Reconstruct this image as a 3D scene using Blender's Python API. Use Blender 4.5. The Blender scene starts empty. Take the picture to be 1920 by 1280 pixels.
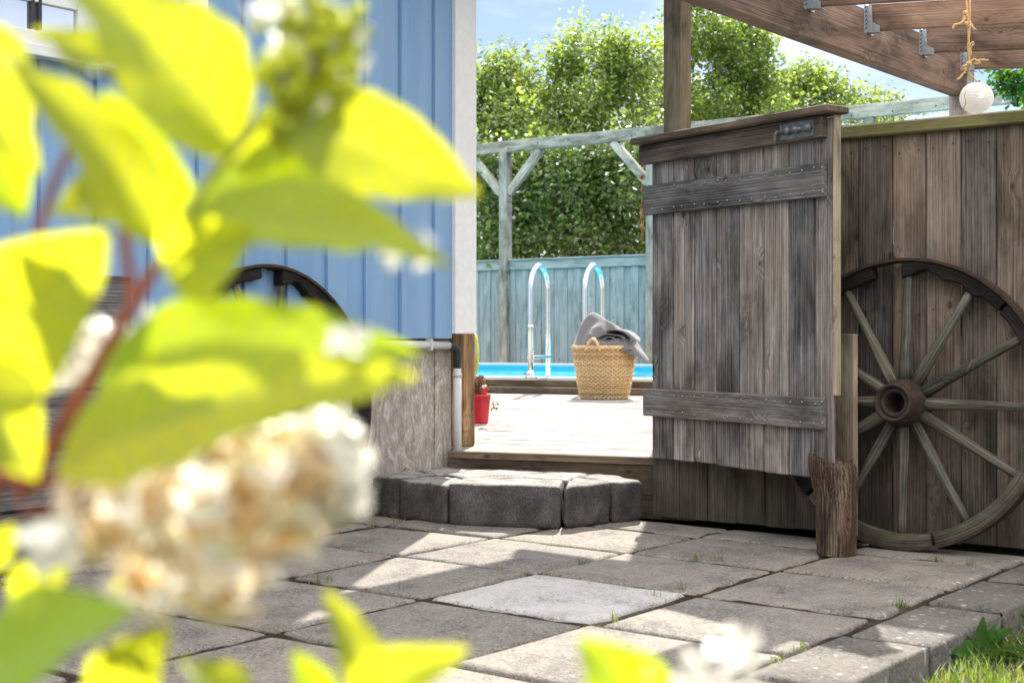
import bpy, bmesh, math, random
import numpy as np
from mathutils import Vector, Matrix, noise as mnoise
random.seed(7); rng = np.random.default_rng(7)
R = math.radians
S = bpy.context.scene
COL = S.collection

# ------------------------------------------------------------------ camera, sky, sun, exposure
FPX, HZ, H = 2667.0, 618.0, 0.88          # focal length and horizon in photo pixels, camera height
TH = math.atan2(2667.0, 3460.0)
CT, ST = math.cos(TH), math.sin(TH)
cam = bpy.data.cameras.new('camera'); camo = bpy.data.objects.new('camera', cam); COL.objects.link(camo)
cam.sensor_width = 36; cam.lens = 36*FPX/1920; cam.shift_y = -(640-HZ)/1920
cam.clip_start = 0.05; cam.clip_end = 2000
camo.location = (0, 0, H); camo.rotation_euler = (R(90), 0, TH)
cam.dof.use_dof = True; cam.dof.focus_distance = 6.6; cam.dof.aperture_fstop = 6.0; cam.dof.aperture_blades = 0
S.camera = camo

SUN_EL = R(45); SUN_AZ = math.atan2(-0.484, 0.876)      # clockwise from +Y
W = bpy.data.worlds.new('World'); S.world = W; W.use_nodes = True
wn = W.node_tree; bg = wn.nodes['Background']
sky = wn.nodes.new('ShaderNodeTexSky'); sky.sky_type = 'NISHITA'; sky.sun_disc = False
sky.sun_elevation = SUN_EL; sky.sun_rotation = SUN_AZ; sky.air_density = 1.0; sky.dust_density = 0.3; sky.ozone_density = 1.6
geo = wn.nodes.new('ShaderNodeTexCoord')
mp = wn.nodes.new('ShaderNodeMapping'); mp.inputs['Scale'].default_value = (2.2, 2.2, 7)
mp.inputs['Rotation'].default_value = (0.25, 0.1, 0.4)
cn = wn.nodes.new('ShaderNodeTexNoise'); cn.inputs['Scale'].default_value = 1.5; cn.inputs['Detail'].default_value = 7; cn.inputs['Roughness'].default_value = .55
cr = wn.nodes.new('ShaderNodeValToRGB'); cr.color_ramp.elements[0].position = .5; cr.color_ramp.elements[1].position = .8
cm = wn.nodes.new('ShaderNodeMixRGB'); cm.inputs[2].default_value = (7.5, 7.8, 8.2, 1)
ml = wn.nodes.new('ShaderNodeMath'); ml.operation = 'MULTIPLY'; ml.inputs[1].default_value = .55
tn = wn.nodes.new('ShaderNodeMixRGB'); tn.blend_type = 'MULTIPLY'; tn.inputs[0].default_value = 1; tn.inputs[2].default_value = (.44, .43, .60, 1)
L_ = wn.links.new
L_(geo.outputs['Generated'], mp.inputs[0]); L_(mp.outputs[0], cn.inputs[0]); L_(cn.outputs['Fac'], cr.inputs[0])
L_(cr.outputs[0], ml.inputs[0]); L_(ml.outputs[0], cm.inputs[0]); L_(sky.outputs[0], tn.inputs[1]); L_(tn.outputs[0], cm.inputs[1])
# added fill light: unseen bank of bright white cloud behind and above the photographer, clear sky ahead
dp = wn.nodes.new('ShaderNodeVectorMath'); dp.operation = 'DOT_PRODUCT'; dp.inputs[1].default_value = (-.60, .42, -.68)
rp = wn.nodes.new('ShaderNodeMapRange'); rp.inputs[1].default_value = .30; rp.inputs[2].default_value = -.35; rp.interpolation_type = 'SMOOTHSTEP'
c2 = wn.nodes.new('ShaderNodeTexNoise'); c2.inputs['Scale'].default_value = 2.6; c2.inputs['Detail'].default_value = 6
r2 = wn.nodes.new('ShaderNodeMapRange'); r2.inputs[1].default_value = .34; r2.inputs[2].default_value = .52
mm = wn.nodes.new('ShaderNodeMath'); mm.operation = 'MULTIPLY'
bk = wn.nodes.new('ShaderNodeMixRGB'); bk.inputs[2].default_value = (11.8, 11.5, 11.1, 1)
L_(geo.outputs['Generated'], dp.inputs[0]); L_(dp.outputs['Value'], rp.inputs[0]); L_(geo.outputs['Generated'], c2.inputs[0]); L_(c2.outputs['Fac'], r2.inputs[0])
sx = wn.nodes.new('ShaderNodeSeparateXYZ'); L_(geo.outputs['Generated'], sx.inputs[0])
rz = wn.nodes.new('ShaderNodeMapRange'); rz.inputs[1].default_value = .02; rz.inputs[2].default_value = .5; rz.interpolation_type = 'SMOOTHSTEP'; L_(sx.outputs[2], rz.inputs[0])
m3 = wn.nodes.new('ShaderNodeMath'); m3.operation = 'MULTIPLY'; L_(rz.outputs[0], m3.inputs[0]); L_(rp.outputs[0], m3.inputs[1])
L_(m3.outputs[0], mm.inputs[0]); L_(r2.outputs[0], mm.inputs[1]); L_(mm.outputs[0], bk.inputs[0]); L_(cm.outputs[0], bk.inputs[1]); L_(bk.outputs[0], bg.inputs[0])
bg.inputs[1].default_value = 0.12
sl = bpy.data.lights.new('sun', 'SUN'); sl.energy = 5.0; sl.angle = R(.53); sl.color = (1, .95, .86)
so = bpy.data.objects.new('sun', sl); COL.objects.link(so)
sd = Vector((math.sin(SUN_AZ)*math.cos(SUN_EL), math.cos(SUN_AZ)*math.cos(SUN_EL), math.sin(SUN_EL)))
so.rotation_euler = sd.to_track_quat('Z', 'Y').to_euler(); so.location = (-10, 20, 25)
S.view_settings.view_transform = 'Standard'; S.view_settings.look = 'None'
S.view_settings.exposure = 1.22; S.view_settings.gamma = 1; S.view_settings.use_curve_mapping = False
S.cycles.max_bounces = 8; S.cycles.transparent_max_bounces = 12; S.cycles.transmission_bounces = 6
S.cycles.sample_clamp_indirect = 6

# ------------------------------------------------------------------ helpers
def c2w(px, py, Y):
    """photo direction and depth -> world point"""
    X = (px-960)/FPX*Y
    return Vector((CT*X-ST*Y, ST*X+CT*Y, H+(HZ-py)/FPX*Y))
def gz(px, py, z):
    return c2w(px, py, (H-z)*FPX/(py-HZ))

def newmat(name):
    m = bpy.data.materials.new(name); m.use_nodes = True
    nt = m.node_tree; return m, nt, nt.nodes['Principled BSDF']
def nd(nt, t, ins=None, **kw):
    n = nt.nodes.new(t)
    for k, v in kw.items(): setattr(n, k, v)
    for k, v in (ins or {}).items():
        if hasattr(v, 'links') or isinstance(v, bpy.types.NodeSocket): nt.links.new(v, n.inputs[k])
        else: n.inputs[k].default_value = v
    return n
def rgb(c): return (c[0], c[1], c[2], 1)
def math_(nt, op, a, b=0., clamp=False):
    n = nt.nodes.new('ShaderNodeMath'); n.operation = op; n.use_clamp = clamp
    for i, v in enumerate((a, b)):
        if isinstance(v, bpy.types.NodeSocket): nt.links.new(v, n.inputs[i])
        else: n.inputs[i].default_value = v
    return n.outputs[0]
def vmul(nt, v, s):
    return nd(nt, 'ShaderNodeVectorMath', {0: v, 1: s}, operation='MULTIPLY').outputs[0]
def ramp(nt, fac, stops):
    n = nt.nodes.new('ShaderNodeValToRGB'); cr = n.color_ramp
    while len(cr.elements) < len(stops): cr.elements.new(.5)
    for e, (p, c) in zip(cr.elements, stops):
        e.position = p; e.color = rgb(c) if not isinstance(c, (int, float)) else (c, c, c, 1)
    nt.links.new(fac, n.inputs[0]); return n.outputs[0]
def mix(nt, f, a, b, mode='MIX'):
    n = nt.nodes.new('ShaderNodeMixRGB'); n.blend_type = mode
    for i, v in enumerate((f, a, b)):
        if isinstance(v, bpy.types.NodeSocket): nt.links.new(v, n.inputs[i])
        elif i == 0: n.inputs[0].default_value = v
        else: n.inputs[i].default_value = rgb(v)
    return n.outputs[0]
def noise(nt, vec, scale=5, detail=4, rough=.5, dist=0):
    n = nd(nt, 'ShaderNodeTexNoise', {'Scale': scale, 'Detail': detail, 'Roughness': rough, 'Distortion': dist})
    if vec is not None: nt.links.new(vec, n.inputs['Vector'])
    return n.outputs['Fac']
def bump(nt, bs, h, strength=.3, dist=.01):
    b = nd(nt, 'ShaderNodeBump', {'Strength': strength, 'Distance': dist, 'Height': h})
    nt.links.new(b.outputs[0], bs.inputs['Normal'])
def attr(nt, name): return nt.nodes.new('ShaderNodeAttribute'), name

def wood(name, dark, mid, light, patch=(.2, .13, .07), pamt=.35, knots=.35, moss=0., mosscol=(.10, .12, .03), low=0., rough=.85, bmp=.45, vary=.5, streak=1.0, paint=None):
    m, nt, bs = newmat(name)
    a = nd(nt, 'ShaderNodeAttribute', attribute_name='bc').outputs['Vector']
    b = nd(nt, 'ShaderNodeAttribute', attribute_name='bid').outputs['Fac']
    # knots bend the grain round them
    vo = nd(nt, 'ShaderNodeTexVoronoi', {'Scale': 6.5, 'Randomness': 1.0}, voronoi_dimensions='2D'); nt.links.new(vmul(nt, a, (.6, 1.1, 1)), vo.inputs['Vector'])
    pick = math_(nt, 'GREATER_THAN', nd(nt, 'ShaderNodeSeparateColor', {0: vo.outputs['Color']}).outputs[0], 1-knots)
    near = math_(nt, 'MULTIPLY', ramp(nt, vo.outputs['Distance'], [(0, 1), (.3, 0)]), pick)
    rs_ = nd(nt, 'ShaderNodeSeparateColor', {0: vo.outputs['Color']}).outputs[1]
    core = math_(nt, 'MULTIPLY', ramp(nt, math_(nt, 'ADD', math_(nt, 'ADD', vo.outputs['Distance'], math_(nt, 'MULTIPLY', rs_, .06)), math_(nt, 'MULTIPLY', noise(nt, a, 60, 2), .05)), [(.075, 1), (.125, 0)]), pick)
    bend = nd(nt, 'ShaderNodeCombineXYZ', {1: math_(nt, 'MULTIPLY', near, math_(nt, 'ADD', .012, math_(nt, 'MULTIPLY', rs_, .04))), 2: math_(nt, 'MULTIPLY', near, .02)}).outputs[0]
    ag = nd(nt, 'ShaderNodeVectorMath', {0: a, 1: bend}, operation='ADD').outputs[0]
    g1 = noise(nt, vmul(nt, ag, (2.2, 130, 130)), 1, 6, .62, .5)
    g2 = noise(nt, vmul(nt, ag, (.9, 34, 34)), 1, 4, .6, 1.2)
    wv = nd(nt, 'ShaderNodeTexWave', {'Scale': 26, 'Distortion': 5.5, 'Detail': 3, 'Detail Scale': 1.2, 'Detail Roughness': .6}, bands_direction='Y')
    nt.links.new(vmul(nt, ag, (.12, 1, .4)), wv.inputs['Vector'])
    g3 = noise(nt, vmul(nt, a, (3.0, 9, 9)), 1, 7, .74, .4)
    f = math_(nt, 'ADD', math_(nt, 'MULTIPLY', g1, .46), math_(nt, 'ADD', math_(nt, 'MULTIPLY', g3, .38), math_(nt, 'ADD', math_(nt, 'MULTIPLY', g2, .16), math_(nt, 'MULTIPLY', wv.outputs['Fac'], .07))))
    col = ramp(nt, f, [(.40, dark), (.52, mid), (.66, light)])
    pn = noise(nt, vmul(nt, a, (1.3, 9, 9)), 1, 4, .6, .6)
    pm = math_(nt, 'MULTIPLY', ramp(nt, math_(nt, 'ADD', pn, math_(nt, 'MULTIPLY', b, .22)), [(.48, 0), (.78, 1)]), pamt)
    col = mix(nt, pm, col, mix(nt, f, tuple(c*.5 for c in patch), tuple(c*1.7 for c in patch)))
    # black weather streaks
    st = ramp(nt, noise(nt, vmul(nt, a, (1.1, 17, 17)), 1, 6, .7, .8), [(.56, 0), (.76, 1)])
    col = mix(nt, math_(nt, 'MULTIPLY', st, .55*streak), col, tuple(c*.45 for c in dark))
    col = mix(nt, math_(nt, 'MULTIPLY', core, .8), col, (dark[0]*.8, dark[1]*.62, dark[2]*.42))
    col = mix(nt, 1.0, col, nd(nt, 'ShaderNodeCombineColor', {0: math_(nt, 'ADD', math_(nt, 'MULTIPLY', b, vary), 1-vary/2), 1: math_(nt, 'ADD', math_(nt, 'MULTIPLY', b, vary*.94), 1-vary*.47), 2: math_(nt, 'ADD', math_(nt, 'MULTIPLY', b, vary*.86), 1-vary*.43)}).outputs[0], 'MULTIPLY')
    sn = noise(nt, vmul(nt, a, (2.2, 6, 6)), 1, 5, .65, .5)
    col = mix(nt, 1, col, ramp(nt, sn, [(.36, .45), (.5, .95), (.68, 1.3)]), 'MULTIPLY')
    ck = ramp(nt, noise(nt, vmul(nt, ag, (.8, 70, 70)), 1, 3, .5), [(.66, 0), (.69, 1)])
    col = mix(nt, math_(nt, 'MULTIPLY', ck, .5), col, tuple(c*.25 for c in dark))
    if paint:
        wear = ramp(nt, math_(nt, 'ADD', math_(nt, 'MULTIPLY', pn, .6), math_(nt, 'MULTIPLY', g2, .45)), [(.42, 0), (.66, 1)])
        col = mix(nt, math_(nt, 'ADD', .12, math_(nt, 'MULTIPLY', wear, .62)), col, paint)
    if moss or low:
        pos = nd(nt, 'ShaderNodeNewGeometry').outputs['Position']
        mn = noise(nt, pos, 7, 5, .65)
        mm = math_(nt, 'MULTIPLY', ramp(nt, mn, [(.42, 0), (.66, 1)]), moss)
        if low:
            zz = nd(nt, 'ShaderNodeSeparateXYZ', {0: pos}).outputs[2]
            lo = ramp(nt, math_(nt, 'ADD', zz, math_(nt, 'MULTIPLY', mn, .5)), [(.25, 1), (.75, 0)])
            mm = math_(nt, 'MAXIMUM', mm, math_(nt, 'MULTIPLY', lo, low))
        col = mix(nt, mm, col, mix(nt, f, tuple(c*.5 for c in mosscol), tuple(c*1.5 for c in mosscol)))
    nt.links.new(col, bs.inputs['Base Color']); bs.inputs['Roughness'].default_value = rough; bs.inputs['Specular IOR Level'].default_value = .25
    bump(nt, bs, math_(nt, 'SUBTRACT', f, math_(nt, 'MULTIPLY', st, .25)), bmp, .006)
    return m

def plain(name, c, rough=.6, metal=0., var=.15, scale=20, bmp=.1, spec=.5, c2=None):
    m, nt, bs = newmat(name)
    tc = nd(nt, 'ShaderNodeTexCoord').outputs['Object']
    n = noise(nt, tc, scale, 5, .6)
    col = ramp(nt, n, [(.3, c2 or tuple(v*(1-var) for v in c)), (.7, tuple(min(1, v*(1+var)) for v in c))])
    nt.links.new(col, bs.inputs['Base Color'])
    bs.inputs['Roughness'].default_value = rough; bs.inputs['Metallic'].default_value = metal; bs.inputs['Specular IOR Level'].default_value = spec
    if bmp: bump(nt, bs, n, bmp, .004)
    return m

def leafmat(name, base, trans, gloss=.12, tw=.5, vary=.6, dry=None, rough=.35, spread=None, veins=False):
    m, nt, bs = newmat(name); nt.nodes.remove(bs)
    b = nd(nt, 'ShaderNodeAttribute', attribute_name='bid').outputs['Fac']
    k = math_(nt, 'ADD', math_(nt, 'MULTIPLY', b, vary), 1-vary/2)
    kk = nd(nt, 'ShaderNodeCombineColor', {0: k, 1: k, 2: k}).outputs[0]
    cb = mix(nt, 1, base, kk, 'MULTIPLY'); ct = mix(nt, 1, trans, kk, 'MULTIPLY')
    if dry:
        s = ramp(nt, b, [(.86, 0), (.95, 1)]); cb = mix(nt, s, cb, dry); ct = mix(nt, s, ct, dry)
    if veins:
        xyz = nd(nt, 'ShaderNodeSeparateXYZ', {0: nd(nt, 'ShaderNodeAttribute', attribute_name='bc').outputs['Vector']})
        av = math_(nt, 'ABSOLUTE', xyz.outputs[1])
        ph = math_(nt, 'SUBTRACT', math_(nt, 'MULTIPLY', xyz.outputs[0], 520.), math_(nt, 'MULTIPLY', av, 8.))
        vn = math_(nt, 'MAXIMUM', math_(nt, 'POWER', math_(nt, 'MULTIPLY', math_(nt, 'ADD', math_(nt, 'SINE', ph), 1.), .5), 9.), ramp(nt, av, [(.03, 1), (.07, 0)]))
        sp = ramp(nt, noise(nt, None, 60, 4, .6), [(.62, 0), (.72, 1)])
        ct = mix(nt, math_(nt, 'MULTIPLY', vn, .55), ct, (.32, .44, .03)); ct = mix(nt, math_(nt, 'MULTIPLY', sp, .35), ct, (.45, .40, .03)); cb = mix(nt, math_(nt, 'MULTIPLY', vn, .5), cb, (.35, .42, .12))
    if spread: cb = ramp(nt, b, spread); ct = cb
    d = nd(nt, 'ShaderNodeBsdfDiffuse', {0: cb}); t = nd(nt, 'ShaderNodeBsdfTranslucent', {0: ct}); g = nd(nt, 'ShaderNodeBsdfGlossy', {0: (1, 1, 1, 1), 'Roughness': rough})
    m1 = nd(nt, 'ShaderNodeMixShader', {0: tw, 1: d.outputs[0], 2: t.outputs[0]})
    fr = nd(nt, 'ShaderNodeFresnel', {0: 1.4})
    m2 = nd(nt, 'ShaderNodeMixShader', {0: math_(nt, 'MULTIPLY', fr.outputs[0], gloss*4), 1: m1.outputs[0], 2: g.outputs[0]})
    nt.links.new(m2.outputs[0], nt.nodes['Material Output'].inputs[0]); return m

def wloc(o):
    v = Vector((0, 0, 0))
    while o: v = v+o.location; o = o.parent
    return v
class MB:
    def __init__(s): s.v = []; s.f = []; s.bc = []; s.bid = []; s.sm = []
    def add(s, vs, fs, bc=None, bid=None, smooth=False):
        o = len(s.v); s.v += [tuple(v) for v in vs]; s.f += [tuple(i+o for i in f) for f in fs]
        s.sm += [smooth]*len(fs)
        r = random.random() if bid is None else bid
        if bc is None:
            q = (random.random()*20, random.random()*20, random.random()*20); bc = [(v[0]+q[0], v[1]+q[1], v[2]+q[2]) for v in vs]
        s.bc += bc; s.bid += [r]*len(vs) if not isinstance(r, list) else r
    def board(s, c0, c1, wd, w, t, ch=.003, seg=1, wob=0., bid=None, w1=None):
        c0 = Vector(c0); c1 = Vector(c1); ax = c1-c0; L = ax.length; ax = ax/L
        wd = Vector(wd); wd = (wd-ax*wd.dot(ax)).normalized(); nn = ax.cross(wd)
        o = (random.random()*40, random.random()*40, random.random()*40)
        vs = []; bc = []; fs = []
        stations = [(0, ch)]+[(k/seg, 0) for k in range(seg+1)]+[(1, ch)]
        st = []
        for i, (u, ins) in enumerate(stations):
            l = u*L
            if i == 1: l = ch
            if i == len(stations)-2: l = L-ch
            st.append((l, ins))
        for l, ins in st:
            ww = w if w1 is None else w+(w1-w)*l/L
            dx = wob*(mnoise.noise((l*3+o[0], o[1], 0))); dn = wob*(mnoise.noise((l*3+o[0], o[1], 9)))
            a = ww/2-ins; b = t/2-ins
            for (x, y) in ((-a+ch, -b), (a-ch, -b), (a, -b+ch), (a, b-ch), (a-ch, b), (-a+ch, b), (-a, b-ch), (-a, -b+ch)):
                vs.append(c0+ax*l+wd*(x+dx)+nn*(y+dn)); bc.append((l+o[0], x+o[1], y+o[2]))
        n = len(st)
        for i in range(n-1):
            for k in range(8):
                a = i*8+k; b = i*8+(k+1) % 8; fs.append((a, b, b+8, a+8))
        fs.append(tuple(range(7, -1, -1))); fs.append(tuple((n-1)*8+k for k in range(8)))
        s.add(vs, fs, bc, bid)
    def box(s, lo, hi, bid=None, ch=.003, axis=None):
        lo = Vector(lo); hi = Vector(hi); d = hi-lo
        ax = axis if axis is not None else max(range(3), key=lambda i: d[i])
        c = (lo+hi)/2; c0 = c.copy(); c1 = c.copy(); c0[ax] = lo[ax]; c1[ax] = hi[ax]
        o2 = [i for i in range(3) if i != ax]; wd = Vector((0, 0, 0)); wd[o2[0]] = 1
        s.board(c0, c1, wd, d[o2[0]], d[o2[1]], min(ch, min(d)*.3), bid=bid)
    def tube(s, pts, r, n=8, bid=None, cap=True, smooth=True):
        pts = [Vector(p) for p in pts]; m = len(pts)
        rs = r if isinstance(r, (list, tuple)) else [r]*m
        vs = []; bc = []; fs = []; up = None; l = 0; o = (random.random()*40, random.random()*40)
        for i, p in enumerate(pts):
            t = (pts[min(i+1, m-1)]-pts[max(i-1, 0)])
            if t.length < 1e-9: t = Vector((0, 0, 1))
            t.normalize()
            if up is None: up = t.orthogonal().normalized()
            else:
                up = up-t*up.dot(t)
                up = up.normalized() if up.length > 1e-6 else t.orthogonal().normalized()
            q = t.cross(up)
            if i: l += (p-pts[i-1]).length
            for k in range(n):
                a = 2*math.pi*k/n; vs.append(p+up*(rs[i]*math.cos(a))+q*(rs[i]*math.sin(a)))
                bc.append((l+o[0], rs[i]*math.cos(a)+o[1], rs[i]*math.sin(a)))
        for i in range(m-1):
            for k in range(n):
                a = i*n+k; b = i*n+(k+1) % n; fs.append((a, b, b+n, a+n))
        if cap: fs.append(tuple(range(n-1, -1, -1))); fs.append(tuple((m-1)*n+k for k in range(n)))
        s.add(vs, fs, bc, bid, smooth)
    def lathe(s, prof, n=32, M=None, bid=None, smooth=True, ang=2*math.pi, jit=0):
        """profile of (r, h) turned about local Z, placed by matrix M"""
        M = M or Matrix(); vs = []; fs = []; full = ang > 6.28; nn_ = n if full else n+1
        for (r, h) in prof:
            for k in range(nn_):
                a = ang*k/n; j = 1+jit*(random.random()-.5)
                vs.append(M @ Vector((r*j*math.cos(a), r*j*math.sin(a), h)))
        for i in range(len(prof)-1):
            for k in range(n):
                a = i*nn_+k; b = i*nn_+(k+1) % nn_; fs.append((a, b, b+nn_, a+nn_))
        s.add(vs, fs, None, bid, smooth)
    def sphere(s, c, r, n=8, bid=None, sc=(1, 1, 1)):
        c = Vector(c); prof = [(r*math.sin(math.pi*i/n), -r*math.cos(math.pi*i/n)) for i in range(n+1)]
        prof[0] = (1e-5, -r); prof[-1] = (1e-5, r)
        s.lathe(prof, n+2, Matrix.Translation(c) @ Matrix.Diagonal((*sc, 1)), bid)
    def build(s, name, mat, parent=None, loc=None):
        base = wloc(parent) if parent else Vector(loc or (0, 0, 0))
        me = bpy.data.meshes.new(name)
        me.from_pydata([(v[0]-base[0], v[1]-base[1], v[2]-base[2]) for v in s.v], [], s.f)
        at = me.attributes.new('bc', 'FLOAT_VECTOR', 'POINT'); at.data.foreach_set('vector', [x for v in s.bc for x in v])
        ab = me.attributes.new('bid', 'FLOAT', 'POINT'); ab.data.foreach_set('value', s.bid)
        me.polygons.foreach_set('use_smooth', s.sm); me.materials.append(mat); me.update()
        o = bpy.data.objects.new(name, me); COL.objects.link(o)
        if parent: o.parent = parent
        else: o.location = base
        return o
def thing(name, label, cat, loc=(0, 0, 0), group=None):
    o = bpy.data.objects.new(name, None); COL.objects.link(o); o.empty_display_size = .1
    o.location = loc; return tag(o, label, cat, group)
def tag(o, label, cat, group=None):
    o['label'] = label; o['category'] = cat
    if group: o['group'] = group
    return o
def struct(o, kind='structure', label=None, cat=None):
    o['kind'] = kind
    if label: o['label'] = label
    if cat: o['category'] = cat
    return o
DOTS = {}
def dot(name, mat, parent, pos, r):
    """one nail or screw head: its own object, sharing one small mesh per size"""
    k = (name, mat.name, r)
    if k not in DOTS:
        mb = MB(); mb.sphere((0, 0, 0), r, 6); o = mb.build(name, mat); DOTS[k] = o.data
    else: o = bpy.data.objects.new(name, DOTS[k]); COL.objects.link(o)
    o.parent = parent; o.location = Vector(pos)-wloc(parent); return o
def jig(a): return (random.random()*2-1)*a

# ------------------------------------------------------------------ materials
M = {}
M['gate'] = wood('gate_wood', (.042, .039, .038), (.16, .150, .144), (.37, .355, .345), (.20, .14, .095), .35, .28, streak=1.1, vary=.7)
M['cleat'] = wood('cleat_wood', (.05, .047, .045), (.145, .137, .13), (.29, .275, .265), (.15, .11, .08), .25, .35)
M['rail'] = wood('rail_wood', (.055, .04, .032), (.13, .10, .08), (.235, .19, .16), (.2, .13, .08), .4, .25, streak=.5)
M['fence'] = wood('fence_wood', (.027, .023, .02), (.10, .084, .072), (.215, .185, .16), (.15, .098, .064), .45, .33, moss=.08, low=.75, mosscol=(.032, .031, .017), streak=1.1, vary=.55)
M['mosscap'] = wood('mossy_wood', (.05, .045, .025), (.12, .11, .05), (.2, .18, .09), moss=.85, mosscol=(.13, .14, .03))
M['edge'] = wood('sawn_wood', (.16, .12, .085), (.28, .225, .165), (.4, .33, .25), pamt=.2, knots=.3, streak=.3)
M['post'] = wood('brown_post_wood', (.07, .05, .038), (.155, .115, .085), (.23, .18, .14), (.09, .08, .035), .6, .15, moss=.3, mosscol=(.11, .10, .03), streak=.4, bmp=.25)
M['warmpost'] = wood('warm_post_wood', (.10, .056, .027), (.30, .175, .085), (.46, .30, .16), (.13, .08, .045), .5, .2, streak=1.0)
M['perg'] = wood('pergola_wood', (.07, .044, .034), (.15, .098, .075), (.24, .165, .13), (.2, .12, .07), .35, .25, streak=.5, vary=.3, bmp=.25)
M['grey'] = wood('grey_wood', (.17, .165, .155), (.31, .3, .285), (.45, .44, .42), pamt=.2, knots=.35, streak=.5)
M['mint'] = wood('pale_green_wood', (.15, .148, .125), (.31, .305, .265), (.46, .455, .40), (.3, .26, .18), .3, .25, streak=.4, moss=.12, mosscol=(.2, .2, .1))
M['teal'] = wood('teal_wood', (.10, .13, .13), (.22, .27, .28), (.36, .42, .43), (.18, .16, .13), .5, .5, streak=1.2, paint=(.29, .40, .41), vary=.6)
M['deck'] = wood('deck_wood', (.13, .11, .092), (.32, .29, .262), (.50, .47, .44), (.28, .21, .15), .35, .2, streak=.7, vary=.35, bmp=.3)
M['fascia'] = wood('fascia_wood', (.05, .036, .025), (.115, .085, .06), (.2, .155, .115), pamt=.4, streak=.6, moss=.25, mosscol=(.12, .10, .05))
M['spoke'] = wood('spoke_wood', (.022, .02, .014), (.085, .079, .062), (.22, .205, .17), (.10, .09, .065), .5, .1, moss=.22, mosscol=(.11, .10, .045), streak=1.2)
M['felloe'] = wood('felloe_wood', (.004, .0035, .003), (.011, .009, .008), (.035, .03, .025), (.02, .016, .012), .3, moss=.0, mosscol=(.1, .095, .035), streak=1.)  # near-black: rotten wood with the rim's inner shade put into the colour
M['felloe2'] = wood('felloe_grey_wood', (.035, .031, .025), (.10, .09, .07), (.2, .185, .15), moss=.35, mosscol=(.11, .11, .04), streak=1.)
M['bark'] = wood('log_wood', (.016, .010, .008), (.075, .046, .03), (.27, .2, .145), (.13, .065, .035), .5, .2, streak=1.4, bmp=1., rough=.95)
M['rust'] = plain('rusty_iron', (.045, .025, .017), .85, .2, .5, 30, .5)
M['rustdark'] = plain('dark_iron', (.05, .032, .024), .8, .3, .5, 40, .4)
M['zinc'] = plain('galvanised_steel', (.30, .33, .36), .45, .6, .2, 60, .1)
M['bolt'] = plain('weathered_bolt_steel', (.16, .2, .21), .55, .5, .35, 60, .3, c2=(.14, .11, .085))
M['steel'] = plain('polished_steel', (.78, .78, .78), .2, 1., .02, 5, 0)
M['screw'] = plain('screw_steel', (.27, .27, .27), .4, .8, .2, 90, 0)
M['white'] = plain('white_paint', (.72, .72, .71), .5, 0, .06, 30, .1)
M['plastic'] = plain('white_plastic', (.52, .52, .51), .35, 0, .08, 12, .02)
M['black'] = plain('black_plastic', (.02, .02, .022), .4)
M['red'] = plain('red_plastic', (.55, .018, .03), .35, 0, .1, 10, .02)
M['hose'] = plain('hose_rubber', (.55, .58, .12), .4, 0, .2, 40, .02)
M['soil'] = plain('dark_soil', (.06, .042, .028), .95, 0, .5, 60, .8)
M['twine'] = plain('twine_fibre', (.55, .36, .16), .9, 0, .3, 200, .5)
M['dry'] = plain('dried_plant', (.24, .13, .06), .9, 0, .5, 80, .3)
M['gold'] = plain('gilt_metal', (.5, .32, .12), .4, .7, .3, 80, .2)

# painted blue siding
m, nt, bs = newmat('blue_siding_paint')
a = nd(nt, 'ShaderNodeAttribute', attribute_name='bc').outputs['Vector']; b = nd(nt, 'ShaderNodeAttribute', attribute_name='bid').outputs['Fac']
g = noise(nt, vmul(nt, a, (40, 260, 260)), 1, 4, .6); g2 = noise(nt, vmul(nt, a, (1.5, 12, 12)), 1, 4, .6)
c = ramp(nt, math_(nt, 'ADD', math_(nt, 'MULTIPLY', g2, .7), math_(nt, 'MULTIPLY', b, .3)), [(.25, (.165, .305, .50)), (.75, (.212, .365, .565))])
c = mix(nt, ramp(nt, noise(nt, a, 55, 3), [(.71, 0), (.78, .6)]), c, (.06, .10, .2))
c = mix(nt, ramp(nt, noise(nt, vmul(nt, a, (1.2, 5, 5)), 1, 6, .7), [(.42, .0), (.75, .5)]), c, (.30, .40, .54))
c = mix(nt, ramp(nt, noise(nt, vmul(nt, a, (.8, 50, 50)), 1, 4, .6), [(.62, 0), (.75, .4)]), c, (.12, .20, .34))
nt.links.new(c, bs.inputs['Base Color']); bs.inputs['Roughness'].default_value = .55; bump(nt, bs, g, .5, .003); M['blue'] = m

# concrete plinth with brush strokes
m, nt, bs = newmat('rendered_concrete')
p = nd(nt, 'ShaderNodeNewGeometry').outputs['Position']
wv = noise(nt, vmul(nt, p, (15, 15, 6)), 1, 7, .7, 1.8); w2 = noise(nt, vmul(nt, p, (60, 60, 25)), 1, 4, .6, 2)
f = math_(nt, 'ADD', math_(nt, 'MULTIPLY', wv, .65), math_(nt, 'MULTIPLY', w2, .35))
c = ramp(nt, f, [(.38, (.21, .18, .148)), (.52, (.37, .33, .285)), (.62, (.57, .53, .475))])
nt.links.new(c, bs.inputs['Base Color']); bs.inputs['Roughness'].default_value = .9; bump(nt, bs, f, .5, .01); M['render'] = m

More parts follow.
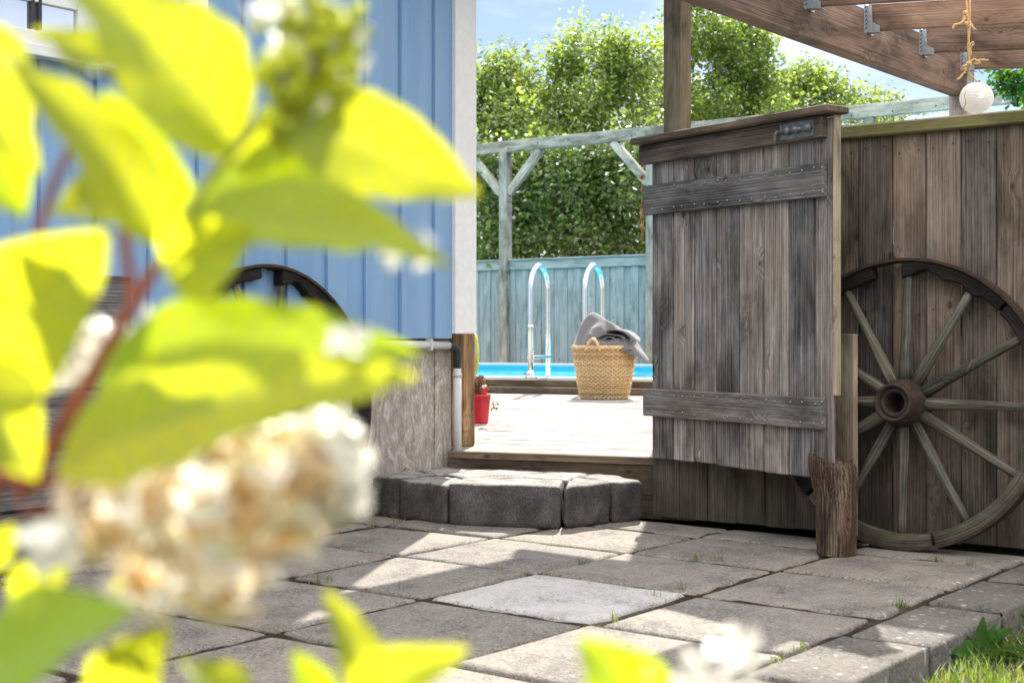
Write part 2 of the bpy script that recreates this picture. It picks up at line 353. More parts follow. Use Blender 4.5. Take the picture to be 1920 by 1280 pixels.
# paving slabs
m, nt, bs = newmat('paving_concrete')
p = nd(nt, 'ShaderNodeNewGeometry').outputs['Position']
b = nd(nt, 'ShaderNodeAttribute', attribute_name='bid').outputs['Fac']
n1 = noise(nt, p, 120, 5, .8); n2 = noise(nt, p, 4.2, 7, .7, .5); n3 = noise(nt, vmul(nt, p, (1, 1.6, 1)), 42, 6, .75)
f = math_(nt, 'ADD', math_(nt, 'MULTIPLY', n1, .45), math_(nt, 'ADD', math_(nt, 'MULTIPLY', n2, .33), math_(nt, 'MULTIPLY', n3, .3)))
c = ramp(nt, f, [(.43, (.085, .073, .062)), (.52, (.235, .215, .192)), (.60, (.37, .348, .32)), (.68, (.60, .58, .55))])
c = mix(nt, math_(nt, 'MULTIPLY', ramp(nt, n2, [(.45, 0), (.68, 1)]), .45), c, (.27, .215, .155))
pit = noise(nt, vmul(nt, p, (1, 1.5, 1)), 75, 4, .7)
c = mix(nt, ramp(nt, pit, [(.60, 0), (.68, .8)]), c, (.05, .042, .034))
c = mix(nt, ramp(nt, noise(nt, vmul(nt, p, (1.3, 1, 1)), 63, 4, .7), [(.62, 0), (.70, .75)]), c, (.62, .60, .57))
c = mix(nt, math_(nt, 'MULTIPLY', b, .5), c, (.36, .30, .235), 'SOFT_LIGHT')
wh = ramp(nt, b, [(.93, 0), (.95, 1)])
c = mix(nt, math_(nt, 'MULTIPLY', wh, ramp(nt, f, [(.42, .1), (.58, .9)])), c, (.50, .495, .48))
lv = nd(nt, 'ShaderNodeTexVoronoi', {'Scale': 26, 'Vector': vmul(nt, p, (1, 1, .2))})
lsel = math_(nt, 'GREATER_THAN', nd(nt, 'ShaderNodeSeparateColor', {0: lv.outputs['Color']}).outputs[1], .62)
px_ = nd(nt, 'ShaderNodeSeparateXYZ', {0: p}).outputs[0]
edge = ramp(nt, math_(nt, 'ADD', math_(nt, 'MULTIPLY', math_(nt, 'ADD', px_, 1.95), 2.2), math_(nt, 'MULTIPLY', n2, .3)), [(.25, .0), (.6, 1.)])
lm = math_(nt, 'MULTIPLY', math_(nt, 'MULTIPLY', ramp(nt, math_(nt, 'ADD', lv.outputs['Distance'], math_(nt, 'MULTIPLY', n3, .35)), [(.36, 1), (.46, 0)]), lsel), edge)
c = mix(nt, math_(nt, 'MULTIPLY', lm, .8), c, (.66, .66, .62))
kk = math_(nt, 'ADD', .82, math_(nt, 'MULTIPLY', b, .36))
c = mix(nt, 1, c, nd(nt, 'ShaderNodeCombineColor', {0: kk, 1: kk, 2: kk}).outputs[0], 'MULTIPLY')
nt.links.new(c, bs.inputs['Base Color']); bs.inputs['Roughness'].default_value = .9; bs.inputs['Specular IOR Level'].default_value = .3
bump(nt, bs, f, .9, .012); M['paver'] = m

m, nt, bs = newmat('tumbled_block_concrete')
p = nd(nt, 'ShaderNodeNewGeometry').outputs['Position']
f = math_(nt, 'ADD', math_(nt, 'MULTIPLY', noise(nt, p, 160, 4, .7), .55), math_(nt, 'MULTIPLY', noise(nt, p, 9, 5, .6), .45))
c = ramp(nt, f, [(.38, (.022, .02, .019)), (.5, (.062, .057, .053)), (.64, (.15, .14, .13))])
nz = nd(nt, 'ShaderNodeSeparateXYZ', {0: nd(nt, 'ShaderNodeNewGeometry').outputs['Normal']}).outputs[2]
c = mix(nt, ramp(nt, math_(nt, 'ADD', nz, math_(nt, 'MULTIPLY', f, .35)), [(.85, 0), (1.1, .85)]), c, ramp(nt, f, [(.38, (.12, .11, .1)), (.6, (.42, .395, .36))]))  # paler upward faces: sunlight on the block tops put into the colour
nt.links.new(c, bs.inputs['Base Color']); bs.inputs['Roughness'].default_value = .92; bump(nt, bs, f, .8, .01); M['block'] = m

m, nt, bs = newmat('joint_litter')
p = nd(nt, 'ShaderNodeNewGeometry').outputs['Position']
c = ramp(nt, math_(nt, 'ADD', math_(nt, 'MULTIPLY', noise(nt, p, 110, 5, .7), .6), math_(nt, 'MULTIPLY', noise(nt, p, 4, 3), .4)), [(.42, (.012, .009, .006)), (.54, (.04, .026, .015)), (.68, (.17, .10, .045))])
nt.links.new(c, bs.inputs['Base Color']); bs.inputs['Roughness'].default_value = 1; bump(nt, bs, noise(nt, p, 120, 5), 1, .02); M['litter'] = m

m, nt, bs = newmat('garden_ground')
p = nd(nt, 'ShaderNodeNewGeometry').outputs['Position']
c = ramp(nt, noise(nt, p, 3, 6, .7), [(.35, (.03, .045, .012)), (.6, (.075, .10, .025)), (.75, (.13, .10, .05))])
nt.links.new(c, bs.inputs['Base Color']); bs.inputs['Roughness'].default_value = 1; M['ground'] = m

m, nt, bs = newmat('pool_water_surface')
p = nd(nt, 'ShaderNodeNewGeometry').outputs['Position']
bs.inputs['Base Color'].default_value = (.015, .42, .60, 1); bs.inputs['Roughness'].default_value = .12; bs.inputs['Specular IOR Level'].default_value = .18
bump(nt, bs, noise(nt, p, 3, 3), .15, .05); M['water'] = m
M['liner'] = plain('pool_liner', (.02, .42, .60), .5, 0, .05, 3, 0)
M['coping'] = plain('coping_stone', (.5, .58, .56), .6, 0, .1, 8, .05)

m, nt, bs = newmat('window_glass')
bs.inputs['Base Color'].default_value = (.55, .6, .64, 1); bs.inputs['Roughness'].default_value = .03; bs.inputs['Metallic'].default_value = .85; M['glass'] = m

m, nt, bs = newmat('corrugated_plastic'); nt.nodes.remove(bs)
t1 = nd(nt, 'ShaderNodeBsdfTransparent', {0: (.95, .95, .95, 1)}); t2 = nd(nt, 'ShaderNodeBsdfTranslucent', {0: (.9, .9, .9, 1)})
mx = nd(nt, 'ShaderNodeMixShader', {0: .55, 1: t1.outputs[0], 2: t2.outputs[0]}); nt.links.new(mx.outputs[0], nt.nodes['Material Output'].inputs[0]); M['sheet'] = m

m, nt, bs = newmat('lantern_paper'); nt.nodes.remove(bs)
d = nd(nt, 'ShaderNodeBsdfDiffuse', {0: (.8, .79, .76, 1)}); t2 = nd(nt, 'ShaderNodeBsdfTranslucent', {0: (.8, .78, .74, 1)})
mx = nd(nt, 'ShaderNodeMixShader', {0: .45, 1: d.outputs[0], 2: t2.outputs[0]}); nt.links.new(mx.outputs[0], nt.nodes['Material Output'].inputs[0]); M['paper'] = m

m, nt, bs = newmat('woven_willow')
b = nd(nt, 'ShaderNodeAttribute', attribute_name='bid').outputs['Fac']; tc = nd(nt, 'ShaderNodeTexCoord').outputs['Object']
c = ramp(nt, math_(nt, 'ADD', math_(nt, 'MULTIPLY', noise(nt, tc, 40, 4, .7), .6), math_(nt, 'MULTIPLY', b, .4)), [(.25, (.36, .21, .08)), (.5, (.60, .40, .18)), (.8, (.74, .56, .31))])
nt.links.new(c, bs.inputs['Base Color']); bs.inputs['Roughness'].default_value = .5; M['willow'] = m

def cloth(name, c):
    m, nt, bs = newmat(name); tc = nd(nt, 'ShaderNodeTexCoord').outputs['Object']
    w1 = nd(nt, 'ShaderNodeTexWave', {'Scale': 60, 'Distortion': .6, 'Vector': tc}, bands_direction='X'); w2 = nd(nt, 'ShaderNodeTexWave', {'Scale': 60, 'Distortion': .6, 'Vector': tc}, bands_direction='Z')
    f = math_(nt, 'MULTIPLY', w1.outputs['Fac'], w2.outputs['Fac'])
    col = mix(nt, f, tuple(v*.82 for v in c), tuple(v*1.15 for v in c))
    nt.links.new(col, bs.inputs['Base Color']); bs.inputs['Roughness'].default_value = .95; bs.inputs['Sheen Weight'].default_value = .3; bump(nt, bs, f, .4, .004); return m
M['towel'] = cloth('grey_towelling', (.135, .128, .126)); M['towel2'] = cloth('dark_grey_towelling', (.125, .12, .12))
M['treeleaf'] = leafmat('tree_leaf', (.08, .14, .03), (.46, .60, .09), .10, .5, 1.0, rough=.4)
M['shrubleaf'] = leafmat('shrub_leaf', (.065, .13, .025), (.42, .58, .08), .2, .46, .8, rough=.35)
M['mapleleaf'] = leafmat('maple_leaf', (.035, .09, .015), (.14, .30, .025), .03, .4, .6)
M['hydleaf'] = leafmat('hydrangea_leaf', (.17, .25, .012), (.74, .72, .02), .12, .64, .3, rough=.45, veins=True)
M['hydgreen_shade'] = leafmat('hydrangea_green_shaded_leaf', (.12, .24, .012), (.62, .74, .008), .14, .56, .25, rough=.45, veins=True)  # greener copy of the leaf, shadow and underside shade put into the colour
M['petal'] = leafmat('hydrangea_petal', (.84, .74, .58), (.92, .74, .42), .08, .55, .6, rough=.5, spread=[(.0, (.55, .30, .10)), (.22, (.85, .62, .32)), (.5, (.93, .82, .62)), (.75, (.95, .93, .88))])
M['palepetal'] = leafmat('pale_petal', (.86, .84, .8), (.9, .85, .75), .08, .5, .4, rough=.5)
M['bud'] = leafmat('flower_bud', (.56, .60, .05), (.7, .72, .04), .08, .35, 1.0)
M['grass'] = leafmat('grass_blade', (.09, .15, .025), (.3, .4, .05), .05, .45, .8, dry=(.4, .32, .14))
M['stem'] = plain('red_brown_stem', (.26, .06, .03), .5, 0, .4, 60, .1)
M['greenstem'] = plain('green_stem', (.34, .36, .06), .5, 0, .3, 60, .1)
M['twig'] = plain('tree_bark', (.17, .14, .11), .9, 0, .4, 25, .5)
M['rooft'] = plain('roof_felt', (.05, .05, .055), .8)

# ------------------------------------------------------------------ ground, patio, lawn
mb = MB(); mb.add([(-300, -300, -.13), (300, -300, -.13), (300, 400, -.13), (-300, 400, -.13)], [(0, 1, 2, 3)])
struct(mb.build('ground', M['ground']))
UL = [-4.66, -4.40, -3.74, -3.08, -2.42, -1.766, -1.475]
VL = [-.4, .22, .88, 1.54, 2.20, 2.86, 3.52, 4.13, 4.735, 5.29, 5.60]
mb = MB()
def slab(mb, quad, z, hgt=.06, bid=None):
    """one slab: worn edges, a slightly uneven top, cut into a small grid"""
    n = 9; q = [Vector((a[0], a[1], 0)) for a in quad]; vs = []; fs = []
    sd_ = random.random()*50; tx, ty = jig(.0018), jig(.0018)
    for j in range(n+1):
        for i in range(n+1):
            u, v = i/n, j/n
            eu = min(u, 1-u); ev = min(v, 1-v)
            u2 = .5+(u-.5); v2 = v
            # squeeze outer ring close to the rim
            def sq(t): return (0, .012, .04)[int(t*n+.5)] if t*n < 2.5 else (1-(0, .012, .04)[int((1-t)*n+.5)] if (1-t)*n < 2.5 else t)
            u2, v2 = sq(u), sq(v)
            p = q[0]*(1-u2)*(1-v2)+q[1]*u2*(1-v2)+q[2]*u2*v2+q[3]*(1-u2)*v2
            rim = min(i, n-i, j, n-j)
            nn = mnoise.noise((p.x*14+sd_, p.y*14, 0)); n2 = mnoise.noise((p.x*40+sd_, p.y*40, 3))
            zz = z+tx*(u-.5)*4+ty*(v-.5)*4+.002*nn
            if rim == 0: zz -= .009+.006*abs(nn); p = p+Vector((nn, n2, 0))*.005
            elif rim == 1: zz -= .0022+.002*n2
            vs.append((p.x, p.y, zz))
    for j in range(n):
        for i in range(n): a = j*(n+1)+i; fs.append((a, a+1, a+n+2, a+n+1))
    ring = [i for i in range(n+1)]+[(j+1)*(n+1)-1 for j in range(1, n+1)]+[n*(n+1)+i for i in range(n-1, -1, -1)]+[j*(n+1) for j in range(n-1, 0, -1)]
    o = len(vs)
    for r in ring: vs.append((vs[r][0], vs[r][1], z-hgt))
    k = len(ring)
    for i in range(k): fs.append((ring[i], o+i, o+(i+1) % k, ring[(i+1) % k]))
    mb.add(vs, fs, None, bid, True)
for i in range(len(UL)-1):
    for j in range(len(VL)-1):
        g = .0125+random.random()*.010
        dz = jig(.003)
        bid = random.random()*.9
        if i == 3 and j == 6: bid = 1.0
        h_ = .06
        vv0, vv1 = VL[j], VL[j+1]
        if i == 5: vv0 -= .28; vv1 -= .28; h_ = .13
        h = g+.003; q = [(UL[i]+g+jig(.004), vv0+h+jig(.005)), (UL[i+1]-g+jig(.004), vv0+h+jig(.005)), (UL[i+1]-g+jig(.004), vv1-h+jig(.005)), (UL[i]+g+jig(.004), vv1-h+jig(.005))]
        if i == 5 and j == len(VL)-2: q[2] = (q[2][0], 5.6); q[3] = (q[3][0], 5.6)
        if i == 5 and j < 3: continue
        slab(mb, q, dz, h_, -.75+.3*random.random() if i == 5 else bid)
struct(mb.build('patio', M['paver']))
mb = MB(); mb.add([(-4.7, -.5, -.045), (-1.5, -.5, -.045), (-1.5, 5.8, -.045), (-4.7, 5.8, -.045)], [(0, 1, 2, 3)])
def joint(p, q, w=.017):
    p = Vector(p); q = Vector(q); L = (q-p).length; n = max(2, int(L/.03)); d = (q-p)/L; sd_ = Vector((-d.y, d.x)); vs = []; fs = []
    for i in range(n+1):
        c = p.lerp(q, i/n)
        for k, e in enumerate((-1, -.35, .35, 1)):
            z = -.008+.010*mnoise.noise((c.x*7, c.y*7, 0))+.004*mnoise.noise((c.x*31, c.y*31, k))-(.012 if k in (0, 3) else 0)
            x = c+sd_*(e*w); vs.append((x.x, x.y, z))
    for i in range(n):
        for k in range(3): a_ = i*4+k; fs.append((a_, a_+1, a_+5, a_+4))
    mb.add(vs, fs, None, None, True)
for x in UL[1:-1]: joint((x, .2), (x, 5.6))
for y in VL[:-1]: joint((-4.66, y), (UL[5], y), .021); joint((UL[5], y-.28), (UL[6]-.03, y-.28), .021)
struct(mb.build('soil', M['litter']))
mb = MB(); vs = []; fs = []; n = 40
for j in range(n+1):
    for i in range(n+1):
        x = -1.46+6*i/n; y = -.6+6.6*j/n; vs.append((x, y, -.105+.02*mnoise.noise((x*3, y*3, 0))))
for j in range(n):
    for i in range(n): a = j*(n+1)+i; fs.append((a, a+1, a+n+2, a+n+1))
mb.add(vs, fs, None, None, True); struct(mb.build('lawn', M['ground']))

def blades(mb, pts, h0, h1, w=.0025):
    for (x, y, z) in pts:
        h = random.uniform(h0, h1); a = random.random()*6.283; lean = random.uniform(.1, .8)*h; dx, dy = math.cos(a), math.sin(a)
        s_, c_ = -dy*w, dx*w
        p1 = (x+dx*lean*.35, y+dy*lean*.35, z+h*.6); p2 = (x+dx*lean, y+dy*lean, z+h*.95)
        mb.add([(x-s_, y-c_, z), (x+s_, y+c_, z), (p1[0]+s_*.7, p1[1]+c_*.7, p1[2]), (p1[0]-s_*.7, p1[1]-c_*.7, p1[2]), p2], [(0, 1, 2, 3), (3, 2, 4)])
mb = MB()
blades(mb, [(-1.455+abs(random.gauss(0, 1))*.5, random.uniform(2.2, 5.4), -.10) for _ in range(15000)], .025, .085)
struct(mb.build('grass', M['grass']), 'stuff', 'short patchy grass of the lawn beside the raised patio edge', 'grass')
mb = MB()
for (px, py, k) in ((590, 1090, 14), (618, 1088, 12), (760, 1102, 9), (940, 1065, 8), (1090, 1058, 12), (1310, 1048, 12), (1345, 1050, 12), (1685, 1136, 34), (1755, 1050, 26), (1820, 1060, 16), (1500, 1215, 12), (1455, 1240, 10), (745, 980, 14), (700, 985, 10), (1280, 1104, 10), (1230, 1118, 12), (870, 1200, 10), (1150, 1160, 14)):
    c = gz(px, py, 0.0)
    blades(mb, [(c.x+random.gauss(0, .012), c.y+random.gauss(0, .012), -.008) for _ in range(k)], .015, .05, .0015)
struct(mb.build('joint_grass', M['grass']), 'stuff', 'small grass tufts growing in the joints between paving slabs', 'grass')
# dry litter crumbs lying in the joints
mb = MB()
for _ in range(1500):
    if random.random() < .5: x = random.choice(UL[2:])+random.gauss(0, .010); y = random.uniform(2.2, 5.5)
    else: y = random.choice(VL[4:10])+random.gauss(0, .010); x = random.uniform(-4.3, -1.5)
    if mnoise.noise((x*2.2, y*2.2, 4)) < .02: continue
    r = random.uniform(.0015, .0045); a = random.random()*6.28
    z = random.uniform(-.004, .006)
    d = [(math.cos(a+k*2.1)*r*random.uniform(.6, 1.5), math.sin(a+k*2.1)*r*random.uniform(.6, 1.5)) for k in range(3)]
    mb.add([(x+e[0], y+e[1], z) for e in d]+[(x, y, z+r)], [(0, 1, 3), (1, 2, 3), (2, 0, 3)])
struct(mb.build('dry_litter', M['dry']), 'stuff', 'crumbs of dry brown plant litter along the paving joints', 'litter')

# broad-leaved weed at the edge
def leafgeo(mb, base, tip, w, roll=0., droop=.15, fold=.25, n=10, shape='ovate', bid=None, up=None, wavy=0., jag=0):
    base = Vector(base); tip = Vector(tip); ax = tip-base; L = ax.length; ax.normalize()
    up = Vector(up) if up is not None else Vector((0, 0, 1))
    side = ax.cross(up)
    if side.length < 1e-3: side = ax.orthogonal()
    side.normalize(); nrm = side.cross(ax)
    side = (Matrix.Rotation(roll, 3, ax) @ side); nrm = Matrix.Rotation(roll, 3, ax) @ nrm
    vs = []; fs = []; lbc = []; m = 8; o = random.random()*9
    bb = random.random() if bid is None else bid
    for i in range(n+1):
        t = i/n
        if shape == 'ovate': ww = math.sin(math.pi*min(1, t**.72))**.8*(1-.25*t)*1.05 if t < 1 else 0
        else: ww = math.sin(math.pi*t**.6)**.7
        ww = max(ww, .012)*w/2
        if jag: ww *= 1-jag*(i % 2)
        c = base+ax*(L*t)+nrm*(droop*L*(math.sin(math.pi*t)*.8))
        for k in range(m+1):
            s = -1+2*k/m
            vein = .018*w*math.cos(abs(s)*9+t*30)*abs(s)
            lbc.append((t*L+o, s, w)); z = fold*abs(s)*ww+wavy*w*math.sin(t*11+o+s*2)*abs(s)+vein
            vs.append(c+side*(s*ww)+nrm*z)
    for i in range(n):
        for k in range(m): a = i*(m+1)+k; fs.append((a, a+1, a+m+2, a+m+1))
    mb.add(vs, fs, lbc, bb, True)
for (px, py, k, sz) in ((1848, 1232, 15, .20), (1925, 1165, 10, .15)):
    c = gz(px, py+20, -.10)
    mb = MB()
    for i in range(k):
        a = i*2.4+jig(.3); l = sz*random.uniform(.55, 1.)
        e = random.uniform(.15, .9)
        leafgeo(mb, c, c+Vector((math.cos(a)*l*math.cos(e), math.sin(a)*l*math.cos(e), l*math.sin(e))), l*.36, jig(.4), .2, .2, 14, wavy=.1, jag=.25)
    w_ = mb.build('weed', M['mapleleaf'], None, c)
    tag(w_, 'broad-leaved green weed growing at the foot of the patio edge' if k > 10 else 'green weed cut off by the right edge of the photo beside the patio kerb', 'plant')

# ------------------------------------------------------------------ house
XH = -4.62
house = thing('house', 'pale blue timber house with vertical board cladding and white corner board', 'house', (XH-3, 2, 0))
mb = MB()
v0, v1 = -3.0, 5.50; z0, z1 = .84, 3.85
# recessed boards and raised boards, butt ended
mb.box((XH-.06, v0, z0), (XH-.022, 5.5, z1), axis=2)
k = 0; y = 5.50
# raised boards measured from the corner leftwards
starts = []
y = 5.37
while y > v0:
    starts.append(y); y -= .25
for y in starts:
    mb.board((XH-.011, y+.065, z0-.004), (XH-.011, y+.065, z1), (0, 1, 0), .125 if y < 5.3 else .13, .022, .002)
    mb.board((XH-.0215, y-.06, z0), (XH-.0215, y-.06, z1), (0, 1, 0), .118, .004, .001)
mb.build('siding', M['blue'], house)
mb = MB(); mb.board((XH+.009, 5.578, z0+.02), (XH+.009, 5.578, z1), (0, 1, 0), .158, .028, .003)
mb.board((XH-.09, 5.672, z0+.02), (XH-.09, 5.672, z1), (1, 0, 0), .2, .024, .003); mb.build('corner_board', M['white'], house)
mb = MB(); mb.box((XH-6, -3, .862), (XH-.065, 5.655, z1)); mb.build('wall', M['blue'], house)
mb = MB(); mb.box((XH-5.9, -2.9, -.1), (XH-.06, 5.56, .835), ch=.01)
mb.box((XH-.06, 5.43, -.1), (XH-.052, 5.555, .80)); mb.box((XH-.06, 4.86, -.1), (XH-.057, 5.05, .80)); mb.build('foundation', M['render'], house)
mb = MB(); mb.add([(XH+.38, -3.4, 3.84), (XH+.38, 5.95, 3.84), (XH-3, 5.95, 5.6), (XH-3, -3.4, 5.6), (XH-6.4, -3.4, 3.84), (XH-6.4, 5.95, 3.84),
        (XH+.38, -3.4, 3.96), (XH+.38, 5.95, 3.96), (XH-3, 5.95, 5.74), (XH-3, -3.4, 5.74), (XH-6.4, -3.4, 3.96), (XH-6.4, 5.95, 3.96)],
       [(0, 1, 2, 3), (3, 2, 5, 4), (7, 6, 9, 8), (8, 9, 10, 11), (0, 6, 7, 1), (4, 5, 11, 10), (1, 7, 8, 2), (2, 8, 11, 5), (0, 3, 9, 6), (3, 4, 10, 9)])
mb.build('roof', M['rooft'], house)
mb = MB(); mb.add([(XH-6, 5.66, 3.85), (XH, 5.66, 3.85), (XH-3, 5.66, 5.5)], [(0, 1, 2)]); mb.build('gable', M['blue'], house)
mb = MB(); mb.add([(XH-6, -3, 3.85), (XH, -3, 3.85), (XH-3, -3, 5.5)], [(0, 1, 2)]); mb.build('gable', M['blue'], house)
# window
mb = MB(); wv0, wv1 = 1.7, 3.9
mb.box((XH-.005, wv1-.11, 1.93), (XH+.028, wv1, 3.2)); mb.box((XH-.005, wv0, 1.93), (XH+.028, wv0+.11, 3.2)); mb.box((XH-.005, wv0, 3.2), (XH+.03, wv1, 3.3))
mb.box((XH-.005, wv0+.11, 1.93), (XH+.022, wv1-.11, 1.985))
mb.box((XH-.005, 3.27, 1.985), (XH+.02, 3.34, 3.2)); mb.box((XH-.005, 2.5, 1.985), (XH+.02, 2.57, 3.2)); mb.box((XH-.004, 2.57, 2.09), (XH+.018, 3.27, 2.15))
win = mb.build('window', M['white'], house)
mb = MB(); mb.box((XH-.02, wv0-.04, 1.885), (XH+.06, wv1+.04, 1.926)); mb.build('sill', M['white'], win)
mb = MB(); mb.box((XH-.012, wv0+.1, 1.98), (XH+.004, wv1-.1, 3.21)); mb.build('pane', M['glass'], win)
for y in (3.07, 3.10):
    mb = MB(); mb.box((XH+.006, y, 1.99), (XH+.022, y+.014, 3.2)); mb.build('bar', M['black'], win)
# waste pipe under the siding
mb = MB(); xp = -4.635
mb.tube([(xp, 4.3, .812), (xp, 5.2, .808), (xp, 5.5, .80)], .020, 12); pipe = mb.build('drainpipe', M['plastic'], house)
mb = MB(); mb.tube([(xp, 5.49, .80), (xp, 5.535, .795), (xp, 5.555, .775), (xp, 5.557, .74), (xp, 5.557, .685)], .0225, 12); mb.build('elbow', M['black'], pipe)
mb = MB(); mb.tube([(xp, 5.557, .69), (xp+.006, 5.552, .2)], .021, 12); mb.tube([(xp, 5.557, .66), (xp, 5.557, .64)], .024, 12); mb.build('downpipe', M['plastic'], pipe)
mb = MB(); mb.box((xp-.022, 5.33, .775), (xp+.024, 5.345, .835)); mb.build('bracket', M['plastic'], pipe)

# post at the gateway by the house corner
mb = MB()
c = Vector((-4.805, 5.755, .27))
mb.board((c.x-.028, c.y-.012, .271), (c.x-.028, c.y-.012, 3.8), (1, 0, 0), .058, .098, .004)
mb.board((c.x+.044, c.y, .271), (c.x+.044, c.y, 3.8), (1, 0, 0), .084, .098, .004)
POSTC = c
tag(mb.build('wooden_post', M['warmpost'], None, (c.x, c.y, .29)), 'warm brown double timber post standing on the deck at the white house corner', 'post')

# ------------------------------------------------------------------ deck and pool (own axes, turned 16.7 degrees)
OX, OY = -4.63, 5.52; SX, SY = .957, .2900
def dk(s, n, z=0.): return Vector((OX+s*SX-n*SY, OY+s*SY+n*SX, z))
DZ = .27
mb = MB(); n = .004; k = 0
while n < 6.05:
    w = .118
    s0 = -.015 if n < .05 else -10.5; s1 = 1.25 if n < .3 else 7
    cuts = [s0]
    if s1-s0 > 3:
        x = s0+random.uniform(.5, 3.5)
        while x < s1-.6: cuts.append(x); x += random.uniform(2.4, 4.2)
    cuts.append(s1)
    for a_, b_ in zip(cuts[:-1], cuts[1:]):
        mb.board(dk(a_+.002, n+w/2, DZ-.014+jig(.001)), dk(b_-.002, n+w/2, DZ-.014+jig(.001)), (-SY, SX, 0), w, .028, .004)
    n += w+.006
deck = struct(mb.build('deck', M['deck']))
mb = MB()
mb.board(dk(-.015, -.018, .251), dk(1.25, -.018, .251), (0, 0, 1), .036, .03, .003)
mb.board(dk(-.015, -.012, .159), dk(1.25, -.012, .159), (0, 0, 1), .144, .028, .003)
mb.board(dk(-.015, -.010, .029), dk(1.25, -.010, .029), (0, 0, 1), .110, .028, .003)
tag(mb.build('deck_fascia', M['fascia'], None, dk(.4, 0, 0)), 'brown plank riser closing the front of the sunny deck above the stone step', 'riser')
# dark void sheet under the deck
mb = MB(); mb.add([dk(-10, .05, 0), dk(7, .05, 0), dk(7, 6.0, 0), dk(-10, 6.0, 0)], [(0, 1, 2, 3)]); struct(mb.build('deck_underside_soil', M['soil']))

pool = thing('swimming_pool', 'turquoise swimming pool with pale coping beyond the deck', 'pool', dk(-3, 9, .2))
mb = MB()
P0, P1, PA, PB, PZ = 6.55, 11.6, -11., 4.5, .42
mb.box((0, 0, 0), (.01, .01, .01)) if False else None
def dbox(mb, s0, s1, n0, n1, z0, z1, ch=.006, bid=None):
    mb.board(dk(s0, (n0+n1)/2, (z0+z1)/2), dk(s1, (n0+n1)/2, (z0+z1)/2), (-SY, SX, 0), n1-n0, z1-z0, ch, bid=bid)
dbox(mb, PA-.3, PB+.3, P0-.22, P0, PZ-.03, PZ); dbox(mb, PA-.3, PB+.3, P1, P1+.3, PZ-.03, PZ)
for s in (PA-.3, PB): dbox(mb, s, s+.3, P0, P1, PZ-.03, PZ)
mb.build('coping', M['coping'], pool)
mb = MB()
dbox(mb, PA, PB, P1-.02, P1+.02, -1, PZ-.031); dbox(mb, PA, PB, P0-.02, P0+.012, -1, PZ-.031); dbox(mb, PA-.04, PA, P0, P1, -1, PZ-.031); dbox(mb, PB, PB+.04, P0, P1, -1, PZ-.031)
mb.build('liner', M['liner'], pool)
mb = MB(); mb.add([dk(PA, P0, .335), dk(PB, P0, .335), dk(PB, P1, .335), dk(PA, P1, .335)], [(0, 1, 2, 3)])
struct(mb.build('water', M['water']))
mb = MB()
dbox(mb, -9, .0, 6.07, 6.32, .272, .335, .006); dbox(mb, -9, -.25, 6.18, 6.32, .338, .40, .006)
dbox(mb, .0, 3.5, 6.14, 6.4, .292, .35, .006) if False else None
tag(mb.build('pool_step', M['fascia'], None, dk(-3, 6.2, .29)), 'long low two-plank wooden step along the near side of the pool', 'step')
# strip of deck beyond the pool and under the rear fence
mb = MB(); mb.add([dk(-13, 12.0, .36), dk(9, 12.0, .36), dk(9, 20, .36), dk(-13, 20, .36)], [(0, 1, 2, 3)]); struct(mb.build('terrace', M['deck']))
mb = MB(); mb.add([dk(-13, 12.0, .36), dk(9, 12.0, .36), dk(9, 12.0, -.13), dk(-13, 12.0, -.13)], [(3, 2, 1, 0)]); struct(mb.build('terrace_edge', M['deck']))

# ladder
lad = thing('pool_ladder', 'polished steel pool ladder with two looped handrails and a tread', 'ladder', gz(1010, 712, PZ))
steps = []
for (pxl, pxr) in ((990, 1029), (1092, 1131)):
    a = c2w(pxl+5, 700, 13.55); b = c2w(pxr-1, 700, 13.95)
    ztop = c2w(1010, 541, 13.7).z; r = (b-a).xy.length/2; mid = (a+b)/2; d = (b-a); d.z = 0; d.normalize()
    pts = [Vector((a.x, a.y, PZ)), Vector((a.x, a.y, .9)), Vector((a.x, a.y, ztop-.02))]
    for i in range(17):
        t = math.pi*i/16; p = mid-d*(r*math.cos(t)); pts.append(Vector((p.x, p.y, ztop+r*math.sin(t))))
    pts += [Vector((b.x, b.y, .9)), Vector((b.x, b.y, .1))]
    mb = MB(); mb.tube(pts, .0265, 14)
    h = mb.build('handrail', M['steel'], lad)
    mb = MB(); mb.lathe([(.03, 0), (.05, 0), (.05, .022), (.033, .03), (.033, .07), (.028, .07)], 16, Matrix.Translation((a.x, a.y, PZ))); mb.box((a.x-.06, a.y-.035, PZ+.001), (a.x+.06, a.y+.035, PZ+.014)); mb.tube([(a.x-.045, a.y-.04, PZ+.045), (a.x+.04, a.y-.04, PZ+.045)], .011, 8); mb.build('flange', M['steel'], h)
    mb = MB(); mb.tube([(a.x, a.y, .905), (a.x, a.y, .925)], .031, 14); mb.build('collar', M['steel'], h)
    steps.append((a, b))
mb = MB(); (a0, b0), (a1, b1) = steps
zt = c2w(1015, 669, 13.8).z
mb.board((a0+b0)/2+Vector((0, 0, zt-((a0+b0)/2).z)), (a0+b0)/2+Vector((0, 0, zt-((a0+b0)/2).z))+Vector((.0, 0, .001))+(b0-a0)*.0+(a1-a0)*.02, (b0-a0), .17, .05, .006) if False else None
p = Vector((a0.x, a0.y, zt)); q = Vector((b0.x, b0.y, zt)); mb.board(p, q, (a1-a0), .07, .028, .004); mb.build('crosspiece', M['steel'], lad)
for zz in (.05, -.2):
    mb = MB(); mb.board(Vector((b0.x, b0.y, zz)), Vector((b1.x, b1.y, zz)), (b0-a0), .08, .03, .004); mb.build('tread', M['plastic'], lad)

